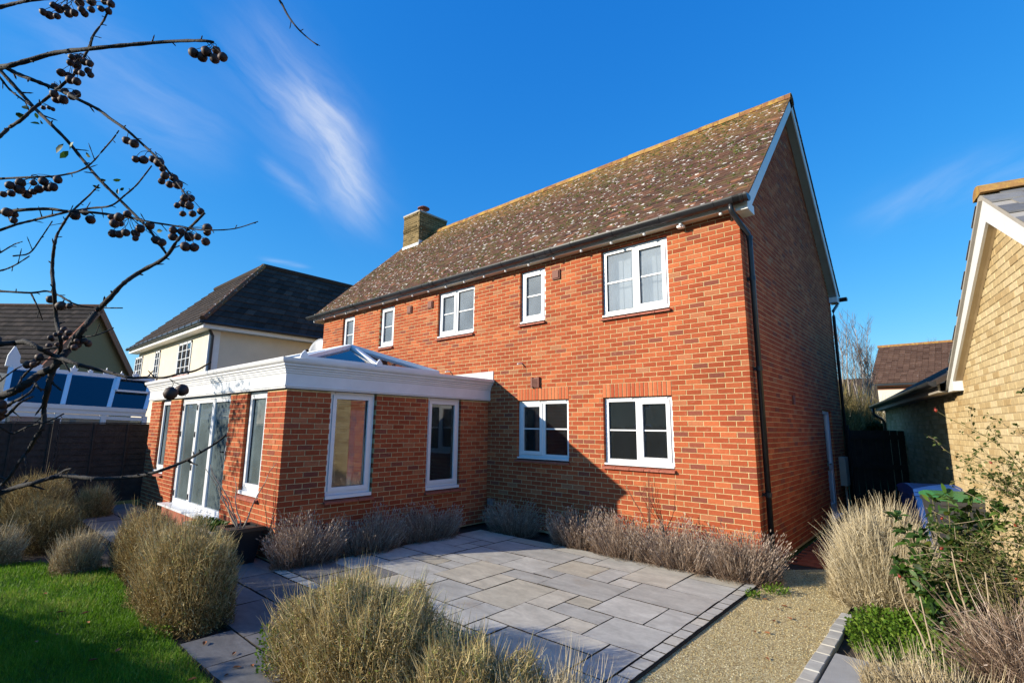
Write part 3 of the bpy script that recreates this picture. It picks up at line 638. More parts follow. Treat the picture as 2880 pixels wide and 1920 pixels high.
# ------------------------------------------------------------------ the orangery extension
EX0, EX1, EY = -11.68, -4.92, -4.03
ext = empty('orangery', (-8.3, -2.0, 0))
tag(ext, 'single storey red brick orangery with white cornice and glazed lantern roof', 'extension')
EFR = WallFrame((EX1, EY, 0), (-1, 0, 0), (0, -1, 0))       # u = EX1 - x
ESD = WallFrame((EX1, EY, 0), (0, 1, 0), (1, 0, 0))         # u = y - EY
fops = [(EX1+5.55, EX1+5.55, 0, 0)]
def U(x): return EX1-x
fops = [(U(-5.55), U(-6.28), .715, 2.31), (U(-6.965), U(-9.56), .20, 2.31), (U(-10.25), U(-10.94), .735, 2.31)]
sops = [(-3.352-EY, -2.578-EY, .685, 2.31), (-1.512-EY, -.735-EY, .655, 2.31)]
FB = 2.30
m = MB()
for a, b, c, d in wall_cells(.0045, U(EX0)-.007, 0, FB-.01, fops, .007): EFR.box(m, a, b, .0045, .26, c, d)
for a, b, c, d in wall_cells(.26, -EY-.002, 0, FB-.01, sops, .007): ESD.box(m, a, b, .0045, .26, c, d)
m.box(EX0, EX0+.26, EY+.26, -.002, 0, FB-.01)
part(m, 'wall', 'mortar', ext)
fl = lay_bricks(EFR, 0, U(EX0), .017, 30, fops, lambda k: 0. if k % 2 == 0 else .1125)
sd = lay_bricks(ESD, 0, -EY-.002, .017, 30, sops, lambda k: .1125 if k % 2 == 0 else 0.)
brick_objects([(EFR, fl), (ESD, sd)], ext, 'red_brick', 300)
make_window(ext, EFR, U(-5.55)+.004, U(-6.28)-.004, .765, 2.296, lights=((0, 1, 'sash'),), bar=False, gl='bifold_glass', tile=True, sill=.05)
make_window(ext, EFR, U(-10.25)+.004, U(-10.94)-.004, .785, 2.296, lights=((0, 1, 'sash'),), bar=False, gl='bifold_glass', tile=True, sill=.05)
for a, b, z in ((-3.352, -2.578, .735), (-1.512, -.735, .705)): make_window(ext, ESD, a-EY+.004, b-EY-.004, z, 2.296, lights=((0, 1, 'sash'),), bar=False, tile=True, sill=.05)
# bifold doors
bf = empty('bifold_door'); bf.parent = ext; bf.location = -Vector(ext.location)
a0, a1, zf = U(-6.965)+.004, U(-9.56)-.004, .30
m = MB(); EFR.box(m, a0, a1, .04, .13, 2.24, 2.296); EFR.box(m, a0, a0+.05, .04, .13, zf, 2.24); EFR.box(m, a1-.05, a1, .04, .13, zf, 2.24); EFR.box(m, a0+.05, a1-.05, .04, .13, zf, zf+.03); part(m, 'frame', 'white_upvc', bf)
W3 = (a1-a0-.1)/3
for i in range(3):
    l = a0+.05+W3*i+.003; r = l+W3-.006; le = empty('leaf_panel'); le.parent = bf
    m = MB(); q = .058
    for (x0, x1, c, d) in ((l, r, 2.235-q, 2.235), (l, r, zf+.034, zf+.034+q), (l, l+q, zf+.034+q, 2.235-q), (r-q, r, zf+.034+q, 2.235-q)): EFR.box(m, x0, x1, .045, .11, c, d)
    part(m, 'frame', 'white_upvc', le)
    m = MB(); EFR.box(m, l+q-.003, r-q+.003, .075, .079, zf+.03+q, 2.238-q); part(m, 'pane', 'bifold_glass', le)
    m = MB()
    for z in (zf+.18, 1.0, 1.6, 2.1): EFR.box(m, (r if i != 0 else l)-.012, (r if i != 0 else l)+.012, .03, .046, z-.05, z+.05)
    part(m, 'hinge', 'dark_rubber', le)
m = MB(); EFR.box(m, a0+.075, a0+.10, .02, .046, 1.22, 1.42); EFR.box(m, a0+.078, a0+.20, -.01, .01, 1.33, 1.352); EFR.box(m, a0+.078, a0+.097, -.01, .03, 1.33, 1.352); part(m, 'handle', 'chrome', bf)
m = MB(); EFR.box(m, a0-.1, a1+.1, -.17, .13, .262, .297); part(m, 'sill', 'white_upvc', bf)
m = MB(); EFR.box(m, a0-.06, a1+.06, -.10, .0, 0, .255); part(m, 'plinth', 'tile_sill', bf)
# cornice: profile swept along front and side
cor = empty('cornice'); cor.parent = ext; cor.location = -Vector(ext.location)
prof = [(.045, FB), (.045, FB+.016), (.058, FB+.022), (.058, FB+.05), (.050, FB+.052), (.050, FB+.20), (.062, FB+.212), (.062, FB+.235), (.075, FB+.24), (.075, FB+.265), (.092, FB+.275), (.092, FB+.295), (.115, FB+.31), (.115, FB+.335), (.14, FB+.352), (.152, FB+.375), (.155, FB+.415), (.02, FB+.42), (.02, FB)]
m = MB(); n = len(prof); V = []
for (o, z) in prof: V += [(EX1+o, 0-.001, z), (EX1+o, EY-o, z), (EX0-o, EY-o, z), (EX0-o, -.001, z)]
F = []
for i in range(n):
    j = (i+1) % n
    for k in range(3): F.append((i*4+k, i*4+k+1, j*4+k+1, j*4+k))
F += [tuple(i*4 for i in range(n))[::-1], tuple(i*4+3 for i in range(n))]
m.add(V, [f[::-1] for f in F]); part(m, 'moulding', 'fascia_white', cor)
m = MB(); m.box(EX0-.0, EX1+.0, EY, -.005, FB-.008, FB+.0); 
LX0, LX1, LY0, LY1, LZ = -11.0, -5.42, -3.58, -.90, 2.80
m = MB()
for a, b, c, d in ((EX0, EX1, EY, LY0), (EX0, EX1, LY1, -.003), (EX0, LX0, LY0, LY1), (LX1, EX1, LY0, LY1)): m.box(a, b, c, d, FB+.05, FB+.40)
part(m, 'flat_roof', 'soffit_board', ext)
m = MB()
for a, b, c, d in ((EX0+.26, EX1-.26, EY+.26, LY0-.001), (EX0+.26, EX1-.26, LY1+.001, -.003), (EX0+.26, LX0-.001, LY0, LY1), (LX1+.001, EX1-.26, LY0, LY1)): m.box(a, b, c, d, FB+.02, FB+.048)
part(m, 'inner_ceiling', 'interior_plaster', ext)
m = MB(); m.box(EX0+.26, EX1-.26, EY+.262, -.05, .2, .29); part(m, 'inner_floor', 'interior_floor', ext)
m = MB(); m.box(EX0+.262, EX0+.28, EY+.3, -.06, .29, FB); m.box(EX0+.29, EX1-.3, -.045, -.03, .29, FB); part(m, 'inner_wall', 'interior_plaster', ext)
m = MB(); x = -9.3                                          # pale units inside, seen through the side window
m.box(-10.9, -9.9, -.95, -.4, .30, 1.2); m.box(-7.3, -7.1, -1.6, -.06, .3, 2.1); part(m, 'inner_cabinet', 'white_paint', ext)
# lantern
lan = empty('lantern'); lan.parent = ext; lan.location = -Vector(ext.location)
A = [(LX1, LY0, LZ), (LX1, LY1, LZ), (LX0, LY1, LZ), (LX0, LY0, LZ)]; YM = (LY0+LY1)/2; R0, R1 = (-6.38, YM, 3.24), (-10.05, YM, 3.24)
m = MB()
for a, b in zip(A, A[1:]+A[:1]): m.bar(a, b, .07, .09)
m.box(LX0, LX1, LY0-.03, LY0+.03, FB+.4, LZ-.05); m.box(LX0, LX1, LY1-.03, LY1+.03, FB+.4, LZ-.05); m.box(LX1-.03, LX1+.03, LY0, LY1, FB+.4, LZ-.05); m.box(LX0-.03, LX0+.03, LY0, LY1, FB+.4, LZ-.05)
part(m, 'ring_beam', 'white_upvc', lan)
def raft(a, b, w=.07, h=.07): m = MB(); m.bar(np.array(a)+(0, 0, .02), np.array(b)+(0, 0, .02), w, h); part(m, 'rafter', 'white_upvc', lan)
for a, b in ((A[0], R0), (A[1], R0), (A[2], R1), (A[3], R1), ((LX1, YM, LZ), R0), ((LX0, YM, LZ), R1), (R0, R1)): raft(a, b, .085)
for x in (-7.3, -8.2, -9.1): raft((x, LY0, LZ), (x, YM, 3.24), .05); raft((x, LY1, LZ), (x, YM, 3.24), .05)
def gpane(pts):
    m = MB(); P = [np.array(p, float) for p in pts]; nn = np.cross(P[1]-P[0], P[2]-P[0]); nn /= np.linalg.norm(nn); m.prism(P, nn*.006); part(m, 'pane', 'lantern_glass', lan)
gpane([A[0], (LX1, YM, LZ), R0]); gpane([(LX1, YM, LZ), A[1], R0]); gpane([A[2], (LX0, YM, LZ), R1]); gpane([(LX0, YM, LZ), A[3], R1])
xs = [(-6.38, R0), (-7.3,)*1, (-8.2,)*1, (-9.1,)*1, (-10.05, R1)]; xv = [-6.38, -7.3, -8.2, -9.1, -10.05]
for s_, y in ((0, LY0), (1, LY1)):
    bx = [LX1, -7.3, -8.2, -9.1, LX0]
    for i in range(4): gpane([(bx[i], y, LZ), (xv[i], YM, 3.24), (xv[i+1], YM, 3.24), (bx[i+1], y, LZ)])
for p in (A[0], (LX1, YM, LZ)):
    m = MB(); c = np.array(p)+(.03, -.02, .03); m.prism([c+(0, -.07, -.03), c+(0, .07, -.03), c+(0, .05, .04), c+(0, 0, .10), c+(0, -.05, .04)], (.03, 0, 0)); part(m, 'finial', 'white_upvc', lan)
# ------------------------------------------------------------------ garage along the passage
GA = math.radians(10.8); gdir = np.array([-math.sin(GA), math.cos(GA), 0]); gn = np.array([-math.cos(GA), -math.sin(GA), 0])
P0 = np.array([2.07, 3.0, 0])+gn*.2; GW = WallFrame(P0, gdir, gn)  # u grows away from the camera
gar = empty('garage', (4.2, 2.5, 0)); tag(gar, 'yellow brick garage with a white boarded gable beside the passage', 'garage')
S0, S1, SA = -6.6, 7.0, -3.62; ZG = 2.46; ZGA = 4.0; HW = 2.25
m = MB(); GW.box(m, S0, S1, .004, .25, 0, ZG+.05)
m.prism([GW.p(SA-HW, .006, ZG+.05), GW.p(SA+HW, .006, ZG+.05), GW.p(SA, .006, ZGA-.1)], -gn*.24)
GW.box(m, S1-.25, S1-.002, .25, 4.5, 0, ZG); GW.box(m, S0+.002, S0+.25, .25, 4.5, 0, ZG); GW.box(m, S0, S1, 4.5, 4.75, 0, ZG)
part(m, 'wall', 'mortar_yellow', gar)
def glm(z): return (S0, S1) if z < ZG+.03 else (SA-HW*(ZGA-z)/(ZGA-ZG)-.0, SA+HW*(ZGA-z)/(ZGA-ZG))
gl_ = lay_bricks(GW, S0, S1, .03, 53, [], lambda k: S0+(.1125 if k % 2 else 0), ulim=glm)
brick_objects([(GW, gl_)], gar, 'yellow_brick', 300)
OV = .10
def gp(s_, d_, z): return GW.p(s_, d_, z)
for sg in (1, -1):
    e = SA+sg*(HW-.05); zE = ZG-.0; t1 = .17
    m = MB(); m.hexa([gp(e, -OV, zE-.02), gp(e, -OV+.025, zE-.02), gp(SA, -OV+.025, ZGA-.17), gp(SA, -OV, ZGA-.17), gp(e+sg*.22, -OV, zE+.0), gp(e+sg*.22, -OV+.025, zE+.0), gp(SA, -OV+.025, ZGA+.06), gp(SA, -OV, ZGA+.06)]); part(m, 'barge_board', 'white_paint', gar)
    m = MB(); m.hexa([gp(e, -OV+.026, zE-.015), gp(e, -.002, zE-.015), gp(SA, -.002, ZGA-.165), gp(SA, -OV+.026, ZGA-.165), gp(e, -OV+.026, zE+.0), gp(e, -.002, zE+.0), gp(SA, -.002, ZGA-.14), gp(SA, -OV+.026, ZGA-.14)]); part(m, 'verge_soffit', 'cream_soffit', gar)
    m = MB(); m.hexa([gp(e+sg*.0, -OV-.002, zE-.14), gp(e+sg*.34, -OV-.002, zE-.14), gp(e+sg*.34, -.001, zE-.14), gp(e+sg*.0, -.001, zE-.14), gp(e+sg*.0, -OV-.002, zE+.02), gp(e+sg*.34, -OV-.002, zE+.02), gp(e+sg*.34, -.001, zE+.02), gp(e+sg*.0, -.001, zE+.02)]); part(m, 'box_end', 'white_paint', gar)
    # roof slope of the gable: deck and slates
    m = MB(); q = [gp(SA+sg*(HW+.25), -OV-.03, ZG-.08), gp(SA+sg*(HW+.25), 4.5, ZG-.08), gp(SA, 4.5, ZGA+.09), gp(SA, -OV-.03, ZGA+.09)]; m.hexa([x+np.array((0, 0, -.04)) for x in q]+q if sg > 0 else q+[x+np.array((0, 0, .04)) for x in q]); part(m, 'roof_deck', 'soffit_board', gar)
    m = MB(); rows = 14
    for i in range(rows):
        for j in range(18):
            f0, f1 = i/rows, (i+1)/rows; w0 = -OV-.03+.27*j+(.135 if i % 2 else 0); w1 = w0+.262
            if w0 > 4.4: continue
            A0 = gp(SA+sg*(HW+.25), 0, ZG-.08); A1 = gp(SA, 0, ZGA+.09)
            a = A0+(A1-A0)*f0; b = A0+(A1-A0)*min(1, f1+.02); up = np.array((0, 0, .05))
            m.hexa([a-gn*w0+up*.95, a-gn*w1+up*.95, b-gn*w1+up*.9, b-gn*w0+up*.9, a-gn*w0+up*1.3, a-gn*w1+up*1.3, b-gn*w1+up*1.0, b-gn*w0+up*1.0], random.random())
    part(m, 'slating', 'slate_tile', gar, kind='stuff')
i = 0
while -OV+.45*i < 4.3:
    m = MB(); w0 = -OV-.04+.45*i; n = 6; pts = [(.14*math.cos(math.pi*k/n), .11*math.sin(math.pi*k/n)) for k in range(n+1)]; m.prism([gp(SA+a, w0, ZGA+.09+b) for a, b in pts], -gn*.44, random.random()); part(m, 'ridge_tile', 'ridge_tile', gar); i += 1
# eaves behind the gable foot
m = MB(); m.hexa([gp(SA+HW+.1, -.24, ZG-.05), gp(S1+.1, -.24, ZG-.05), gp(S1+.1, 2.4, ZGA-.05), gp(SA+HW+.1, 2.4, ZGA-.05), gp(SA+HW+.1, -.24, ZG+.02), gp(S1+.1, -.24, ZG+.02), gp(S1+.1, 2.4, ZGA+.02), gp(SA+HW+.1, 2.4, ZGA+.02)]); part(m, 'roof_deck', 'dark_tile', gar)
m = MB(); GW.box(m, SA+HW+.3, S1+.08, -.20, -.175, ZG-.14, ZG-.0); GW.box(m, SA+HW+.3, S1+.08, -.174, -.001, ZG-.138, ZG-.12); part(m, 'fascia', 'soffit_board', gar)
m = MB(); n = 10; m.prism([gp(SA+HW+.12, -.265+.07*math.cos(math.pi*(1+k/n)), ZG-.0+.07*math.sin(math.pi*(1+k/n))) for k in range(n+1)], gdir*(S1-SA-HW+.1)); part(m, 'gutter', 'black_plastic', gar)
m = MB(); m.tube([gp(S1-.05, -.265, ZG-.05), gp(S1-.05, -.265, ZG-.22), gp(S1-.06, -.22, ZG-.27), gp(S1-.06, -.09, ZG-.36), gp(S1-.06, -.05, ZG-.44), gp(S1-.06, -.05, .02)], .034, 10); part(m, 'downpipe', 'black_plastic', gar, smooth=True)
# ------------------------------------------------------------------ ground
def sheet(name, pts, z, mat, kind='structure', parent=None):
    m = MB(); m.add([(x, y, z) for x, y in pts], [tuple(range(len(pts)))]); o = m.build(name, mat, parent)
    if parent is None: o['kind'] = kind
    return o
def rect(x0, x1, y0, y1): return [(x0, y0), (x1, y0), (x1, y1), (x0, y1)]
sheet('ground', rect(-400, 400, -400, 400), -.06, 'lawn_ground')
sheet('garden_soil', rect(-12.35, 4.2, -11.2, .3), -.052, 'soil')
sheet('gravel_path', [(.08, -5.6), (1.0, -5.6), (1.0, -1.0), (1.0, .55), (.5, .9), (-.05, .3), (.08, -.6)], -.030, 'gravel_ground')
sheet('side_path', rect(.02, 2.3, .2, 8.5), -.044, 'joint_soil')
sheet('lawn', [(-12.3, -11), (.5, -11), (.2, -7.4), (-1.75, -5.66), (-3.1, -5.66), (-4.5, -5.62), (-6.2, -5.55), (-7.5, -6.3), (-12.3, -6.6)], -.022, 'lawn_ground')
patio = sheet('patio', [(-12.3, -5.25), (-4.5, -5.2), (-1.9, -5.2), (-1.95, -6.2), (-2.95, -6.2), (-2.95, -5.3), (-1.9, -5.2), (.09, -4.2), (.09, -.5), (-4.92, -.5), (-4.92, -4.03), (-12.3, -4.03)], -.03, 'joint_soil')
bpy.data.objects.remove(patio)
m = MB(); m.box(-4.56, .085, -4.2, -.5, -.05, -.014); m.box(-12.3, -4.5, -5.22, -4.04, -.05, -.015); m.box(-4.5, -1.95, -5.2, -4.2, -.05, -.0155); m.box(-2.98, -1.75, -5.62, -5.2, -.05, -.0145)
patio = m.build('patio', 'joint_soil'); patio['kind'] = 'structure'
KX, KY = .297, .289
SLABS = [(7,9,5,7),(5,7,3,6),(6,7,6,7),(5,6,6,8),(6,9,7,9),(4,5,7,8),(4,6,8,9),(3,5,5,7),(4,5,3,5),(3,4,3,4),(2,4,4,5),(2,3,5,6),(1,3,6,7),(1,4,7,9),(0,2,4,6),(0,1,6,8),(1,3,2,4),(0,1,2,4),(0,3,0,2),(3,6,1,3),(3,4,0,1),
 (2,4,-3,0),(0,2,-2,0),(0,2,-3,-2),(4,5,-1,1),(4,6,-3,-1),(6,7,-2,-1),(5,7,-1,1),(6,7,1,2),(6,8,2,3),(7,9,0,2),(7,10,-2,0),(8,10,2,5),(7,8,3,5),(9,10,5,6),(10,13,4,6),(10,11,3,4),(11,13,3,4),(10,12,2,3),(9,12,0,2),(11,13,6,8),(9,11,6,8),(13,15,3,5),(13,15,5,7),(12,15,1,3),(13,15,-1,1),(12,13,0,1),(12,15,-3,-1)]
occ = {}
GOOD = []
for s_ in SLABS:
    cells = [(k, j) for k in range(s_[0], s_[1]) for j in range(s_[2], s_[3])]
    free = [c for c in cells if c not in occ]
    if len(free) == len(cells): GOOD.append(s_); occ.update({c: 1 for c in cells})
for j in range(-3, 9):
    for k in range(15):
        if (k, j) in occ: continue
        w, h = 1, 1
        while w < 3 and k+w < 15 and (k+w, j) not in occ: w += 1
        while h < 2 and j+h < 9 and all((k+q, j+h) not in occ for q in range(w)): h += 1
        GOOD.append((k, k+w, j, j+h)); occ.update({(k+a, j+b): 1 for a in range(w) for b in range(h)})
SM = {}
def slab(x0, x1, y0, y1, t=None, name='paving_slab', z=None, parent=None, jit=.0035, mat='sandstone'):
    """a riven slab with slightly uneven edges"""
    z = random.uniform(-.003, .003) if z is None else z; m = MB(); t = random.random() if t is None else t
    g = .0075; a, b, c, d = x0+g, x1-g, y0+g, y1-g; n = 4
    ring = []
    for (p, q) in (((a, c), (b, c)), ((b, c), (b, d)), ((b, d), (a, d)), ((a, d), (a, c))):
        for i in range(n):
            f = i/n; e = 0 if i == 0 else 1
            ring.append((p[0]+(q[0]-p[0])*f+e*random.uniform(-jit, jit), p[1]+(q[1]-p[1])*f+e*random.uniform(-jit, jit)))
    cx, cy = (a+b)/2, (c+d)/2; N = len(ring); tilt = (random.uniform(-.004, .004), random.uniform(-.004, .004))
    zz = lambda x, y: z+(x-cx)*tilt[0]+(y-cy)*tilt[1]
    V = [(x, y, -.035) for x, y in ring]+[(x, y, zz(x, y)) for x, y in ring]
    F = [(i, (i+1) % N, N+(i+1) % N, N+i) for i in range(N)]+[tuple(range(N, 2*N))]
    m.add(V, F, t); o = m.build(name, mat, parent or patio); o.data.materials.append(MATS['joint_soil'])
    for i in range(N): o.data.polygons[i].material_index = 1
    return o
for (k0, k1, j0, j1) in GOOD: slab(-.05-KX*k1, -.05-KX*k0, -1.44-KY*j1, -1.44-KY*j0, mat='shaded_slab' if k0 >= 11 and j0 >= 6 else 'sandstone')  # slabs where the bush shadow falls get the shade-darkened colour
y = -4.18
while y < -.55:                                             # edging setts
    slab(-.046, .082, y, y+.19, random.uniform(.2, .75), 'edging_sett', jit=.002); y += .192
x = -.05
while x > -4.4:
    slab(x-.2, x, -4.19, -4.045, random.uniform(.2, .75), 'edging_sett', jit=.002); x -= .203
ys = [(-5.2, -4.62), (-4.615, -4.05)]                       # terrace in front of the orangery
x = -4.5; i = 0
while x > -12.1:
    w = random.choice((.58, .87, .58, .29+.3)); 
    for a, b in ys: slab(max(x-w, -12.3), x, a, b, mat='shaded_slab')
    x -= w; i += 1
for (a, b, c, d) in ((-4.5, -3.6, -5.2, -4.65), (-3.6, -2.75, -5.2, -4.65), (-2.75, -1.95, -5.2, -4.65), (-4.5, -3.9, -4.645, -4.2), (-3.9, -3.0, -4.645, -4.2), (-3.0, -2.4, -4.645, -4.2), (-2.4, -1.95, -4.645, -4.2), (-2.98, -2.36, -5.62, -5.205), (-2.355, -1.75, -5.62, -5.205)): slab(a, b, c, d, random.uniform(0, .3), jit=.008, mat='shaded_slab')  # path between the bushes, its shade put into the slab colour
# right-hand kerb of setts, concrete slab and planting bed
kerb = sheet('kerb', [(.955, -5.6), (1.075, -5.6), (1.075, -1.0), (.955, -1.0)], -.04, 'joint_soil')
y = -5.55; i = 0
while y < -1.05:
    m = MB(); L = random.uniform(.185, .20); t = random.uniform(.3, .8); z = random.uniform(.0, .006); o = random.uniform(-.004, .004); c = .006
    m.hexa([(.965+o, y, -.05), (1.07+o, y, -.05), (1.07+o, y+L, -.05), (.965+o, y+L, -.05), (.965+o, y, z-c), (1.07+o, y, z-c), (1.07+o, y+L, z-c), (.965+o, y+L, z-c)], t)
    m.hexa([(.965+o, y, z-c), (1.07+o, y, z-c), (1.07+o, y+L, z-c), (.965+o, y+L, z-c), (.965+c+o, y+c, z), (1.07-c+o, y+c, z), (1.07-c+o, y+L-c, z), (.965+c+o, y+L-c, z)], t); m.build('kerb_sett', 'sandstone', kerb); y += L+.008
slab_r = MB(); slab_r.box(1.09, 2.4, -4.2, -2.03, -.05, -.012); so_ = slab_r.build('stepping_slab', 'concrete_slab'); so_['kind'] = 'structure'; so_.name = 'pavement'
m = MB()
for i in range(42):
    for j in range(11):
        x0 = .04+.205*j+(.1 if i % 2 else 0); y0 = .95+.105*i; m.box(x0, x0+.198, y0, y0+.098, -.05, random.uniform(-.034, -.028), random.uniform(0, .5))
sp = bpy.data.objects['side_path']; m.build('path_paver', 'soldier_brick', sp, kind='stuff')
# ------------------------------------------------------------------ fences and gate
def lap_fence(name, p0, p1, label, h=1.8, group=None):
    """panels of overlapping boards between square posts"""
    p0, p1 = np.array(p0, float), np.array(p1, float); L = np.linalg.norm(p1-p0); d = (p1-p0)/L; nrm = np.array([d[1], -d[0], 0.]); root = empty(name, tuple((p0+p1)/2)); tag(root, label, 'fence', group)
    npan = max(1, round(L/1.83)); w = L/npan
    for i in range(npan+1):
        m = MB(); c = p0+d*w*i; m.obox(c+(0, 0, (h+.06)/2-.05), d*.045, nrm*.045, np.array((0, 0, (h+.06)/2+.05))); m.obox(c+(0, 0, h+.075), d*.055, nrm*.055, np.array((0, 0, .012))); part(m, 'post', 'fence_wood', root)
    for i in range(npan):
        c = p0+d*(w*(i+.5)); n = 13
        for k in range(n):
            m = MB(); z = .06+(h-.1)*k/n; hh = (h-.1)/n+.02; jz = [random.uniform(-.006, .006) for _ in range(4)]
            a, b = c-d*(w/2-.05), c+d*(w/2-.05)
            m.hexa([a+nrm*.022+(0, 0, z+jz[0]), b+nrm*.022+(0, 0, z+jz[1]), b+nrm*.012+(0, 0, z+jz[1]), a+nrm*.012+(0, 0, z+jz[0]), a+nrm*.006+(0, 0, z+hh), b+nrm*.006+(0, 0, z+hh), b+(0, 0, z+hh), a+(0, 0, z+hh)]); part(m, 'board', 'fence_wood', root)
        m = MB()
        for q in (-.5, -.17, .17, .5): m.obox(c+d*q*(w-.14)+nrm*.03+(0, 0, h/2+.02), d*.018, nrm*.008, np.array((0, 0, h/2-.04)))
        m.obox(c+nrm*.012+(0, 0, h+.0), d*(w/2-.05), nrm*.03, np.array((0, 0, .012))); part(m, 'batten', 'fence_wood', root)
    return root
lap_fence('garden_fence', (-12.4, -11.25, 0), (-12.4, .2, 0), 'dark brown lap panel fence between the orangery and the neighbouring conservatory', 1.80)
lap_fence('garden_fence', (-12.35, -11.3, 0), (6.0, -11.3, 0), 'dark brown lap panel fence along the bottom of the lawn', 1.75)
gate = empty('garden_gate', (.8, 7.0, 0)); tag(gate, 'dark wooden boarded gate closing the passage beside the house', 'gate')
for i in range(11):
    m = MB(); x = .04+.135*i; m.box(x, x+.13, 7.0, 7.02, .05, 1.80+random.uniform(-.004, .004)); part(m, 'board', 'gate_wood', gate)
for z in (.25, .95, 1.6): m = MB(); m.box(.04, 1.5, 6.96, 6.999, z, z+.1); part(m, 'rail', 'gate_wood', gate)
for x in (.0, 1.18): m = MB(); m.box(x-.05+.05, x+.1, 6.86, 6.955, 0, 1.92); part(m, 'post', 'gate_wood', gate)
# ------------------------------------------------------------------ wheelie bins
def wheelie(name, c, body, lid, label, rot):
    r = empty(name, (c[0], c[1], -.04)); tag(r, label, 'bin'); R = Matrix.Rotation(rot, 4, 'Z'); r.rotation_euler = (0, 0, rot)
    def add(mb, nm, mat, **k): o = mb.build(nm, mat, r, **k); return o
    m = MB(); m.hexa([(-.21, -.25, .06), (.21, -.25, .06), (.21, .22, .06), (-.21, .22, .06), (-.275, -.33, .93), (.275, -.33, .93), (.275, .33, .93), (-.275, .33, .93)]); m.box(-.29, .29, -.345, .345, .93, .985); add(m, 'body', body)
    m = MB(); V = []; n = 7
    for x in (-.295, .295):
        for k in range(n+1): y = -.36+.72*k/n; V.append((x, y, 1.0+.075*math.sin(math.pi*(k+.6)/(n+1.2))))
        for k in range(n+1): y = -.36+.72*k/n; V.append((x, y, .986))
    q = 2*(n+1); m.add(V, [(k+1, k, q+k, q+k+1) for k in range(n)]+[(k, k+1, n+2+k, n+1+k) for k in range(n)]+[(q+n+1+k, q+n+2+k, q+k+1, q+k) for k in range(n)]+[(0, n+1, q+n+1, q), (n, q+n, q+2*n+1, 2*n+1)]); add(m, 'lid', lid)
    m = MB(); m.tube([(-.22, .36, .96), (-.22, .41, .97), (.22, .41, .97), (.22, .36, .96)], .014, 8); add(m, 'handle', body)
    for x in (-.2, .2): m = MB(); m.tube([(x-.025, .25, .1), (x+.025, .25, .1)], .1, 14); add(m, 'wheel', 'dark_rubber')
    m = MB(); m.box(-.12, .12, -.315, -.295, .60, .72); 
    for i in range(4): m.box(-.19+.11*i, -.17+.11*i, -.335, -.27, .5, .9)
    add(m, 'rib', body); return r
wheelie('wheelie_bin', (1.62, 2.55), 'blue_bin', 'blue_bin', 'bright blue wheelie bin standing in the shaded passage', math.radians(200))
wheelie('wheelie_bin', (1.93, 1.62), 'grey_bin', 'green_bin', 'dark grey wheelie bin with green lid behind the rose bush', math.radians(20))
# ------------------------------------------------------------------ planters
def square_pot(name, c, w0, w1, h, mat, label):
    r = empty(name, (c[0], c[1], 0)); tag(r, label, 'planter')
    m = MB(); a, b = w0/2, w1/2; i = b-.025
    m.hexa([(-a, -a, 0), (a, -a, 0), (a, a, 0), (-a, a, 0), (-b, -b, h-.05), (b, -b, h-.05), (b, b, h-.05), (-b, b, h-.05)]); m.build('body', mat, r)
    m = MB(); e = b+.014
    for x0, x1, y0, y1 in ((-e, e, -e, -i), (-e, e, i, e), (-e, -i, -i, i), (i, e, -i, i)): m.box(x0, x1, y0, y1, h-.049, h)
    m.build('rim', mat, r); m = MB(); m.box(-i+.001, i-.001, -i+.001, i-.001, h-.048, h-.03); m.build('soil', 'soil', r); return r
pot = square_pot('plant_pot', (-5.28, -4.33), .30, .42, .46, 'black_pot', 'tall square black planter with twisted bare stems by the orangery corner')
for k in range(6):
    a = random.uniform(0, 6.28); h = random.uniform(.6, 1.0); p = [np.array([.03*math.cos(a), .03*math.sin(a), .42])]
    for i in range(7): p.append(p[-1]+np.array([.055*math.cos(a)+random.uniform(-.035, .035), .055*math.sin(a)+random.uniform(-.035, .035), h/8]))
    m = MB(); m.tube(catmull(p, 3), list(np.linspace(.010, .004, len(catmull(p, 3)))), 6); m.build('stem', 'pale_bark', pot, smooth=True)
tro = empty('wooden_trough', (-6.1, -4.42, 0)); tag(tro, 'low weathered timber trough with green plants beside the bifold doors', 'planter')
for z in (.0, .115, .23):
    for y in (-.17, .15): m = MB(); m.box(-.62, .62, y, y+.025, z+.03, z+.14); m.build('plank', 'grey_wood', tro)
    for x in (-.62, .595): m = MB(); m.box(x, x+.025, -.144, .149, z+.03, z+.14); m.build('plank', 'grey_wood', tro)
m = MB(); m.box(-.594, .594, -.144, .149, .06, .33); m.build('soil', 'soil', tro)
# ------------------------------------------------------------------ satellite dish
ds = empty('satellite_dish', (-12.32, .15, 3.9)); tag(ds, 'grey satellite dish fixed beside the far end of the upper wall', 'satellite dish')
m = MB(); n = 20; V = []; ax = np.array([.25, -.9, .35]); ax /= np.linalg.norm(ax); e1 = np.cross(ax, (0, 0, 1)); e1 /= np.linalg.norm(e1); e2 = np.cross(e1, ax)
for i in range(6):
    r = .33*i/5
    for k in range(n): V.append(ax*(r*r*.55)+e1*r*math.cos(6.283*k/n)+e2*r*1.1*math.sin(6.283*k/n))
V += [v-ax*.012 for v in V]; h = 6*n
F = [(i*n+k, i*n+(k+1) % n, (i+1)*n+(k+1) % n, (i+1)*n+k) for i in range(5) for k in range(n)]+[(h+i*n+k, h+(i+1)*n+k, h+(i+1)*n+(k+1) % n, h+i*n+(k+1) % n) for i in range(5) for k in range(n)]+[(5*n+k, 5*n+(k+1) % n, h+5*n+(k+1) % n, h+5*n+k) for k in range(n)]
m.add([v+(0, 0, .15) for v in V], F); m.build('reflector', 'dish_grey', ds, smooth=True)
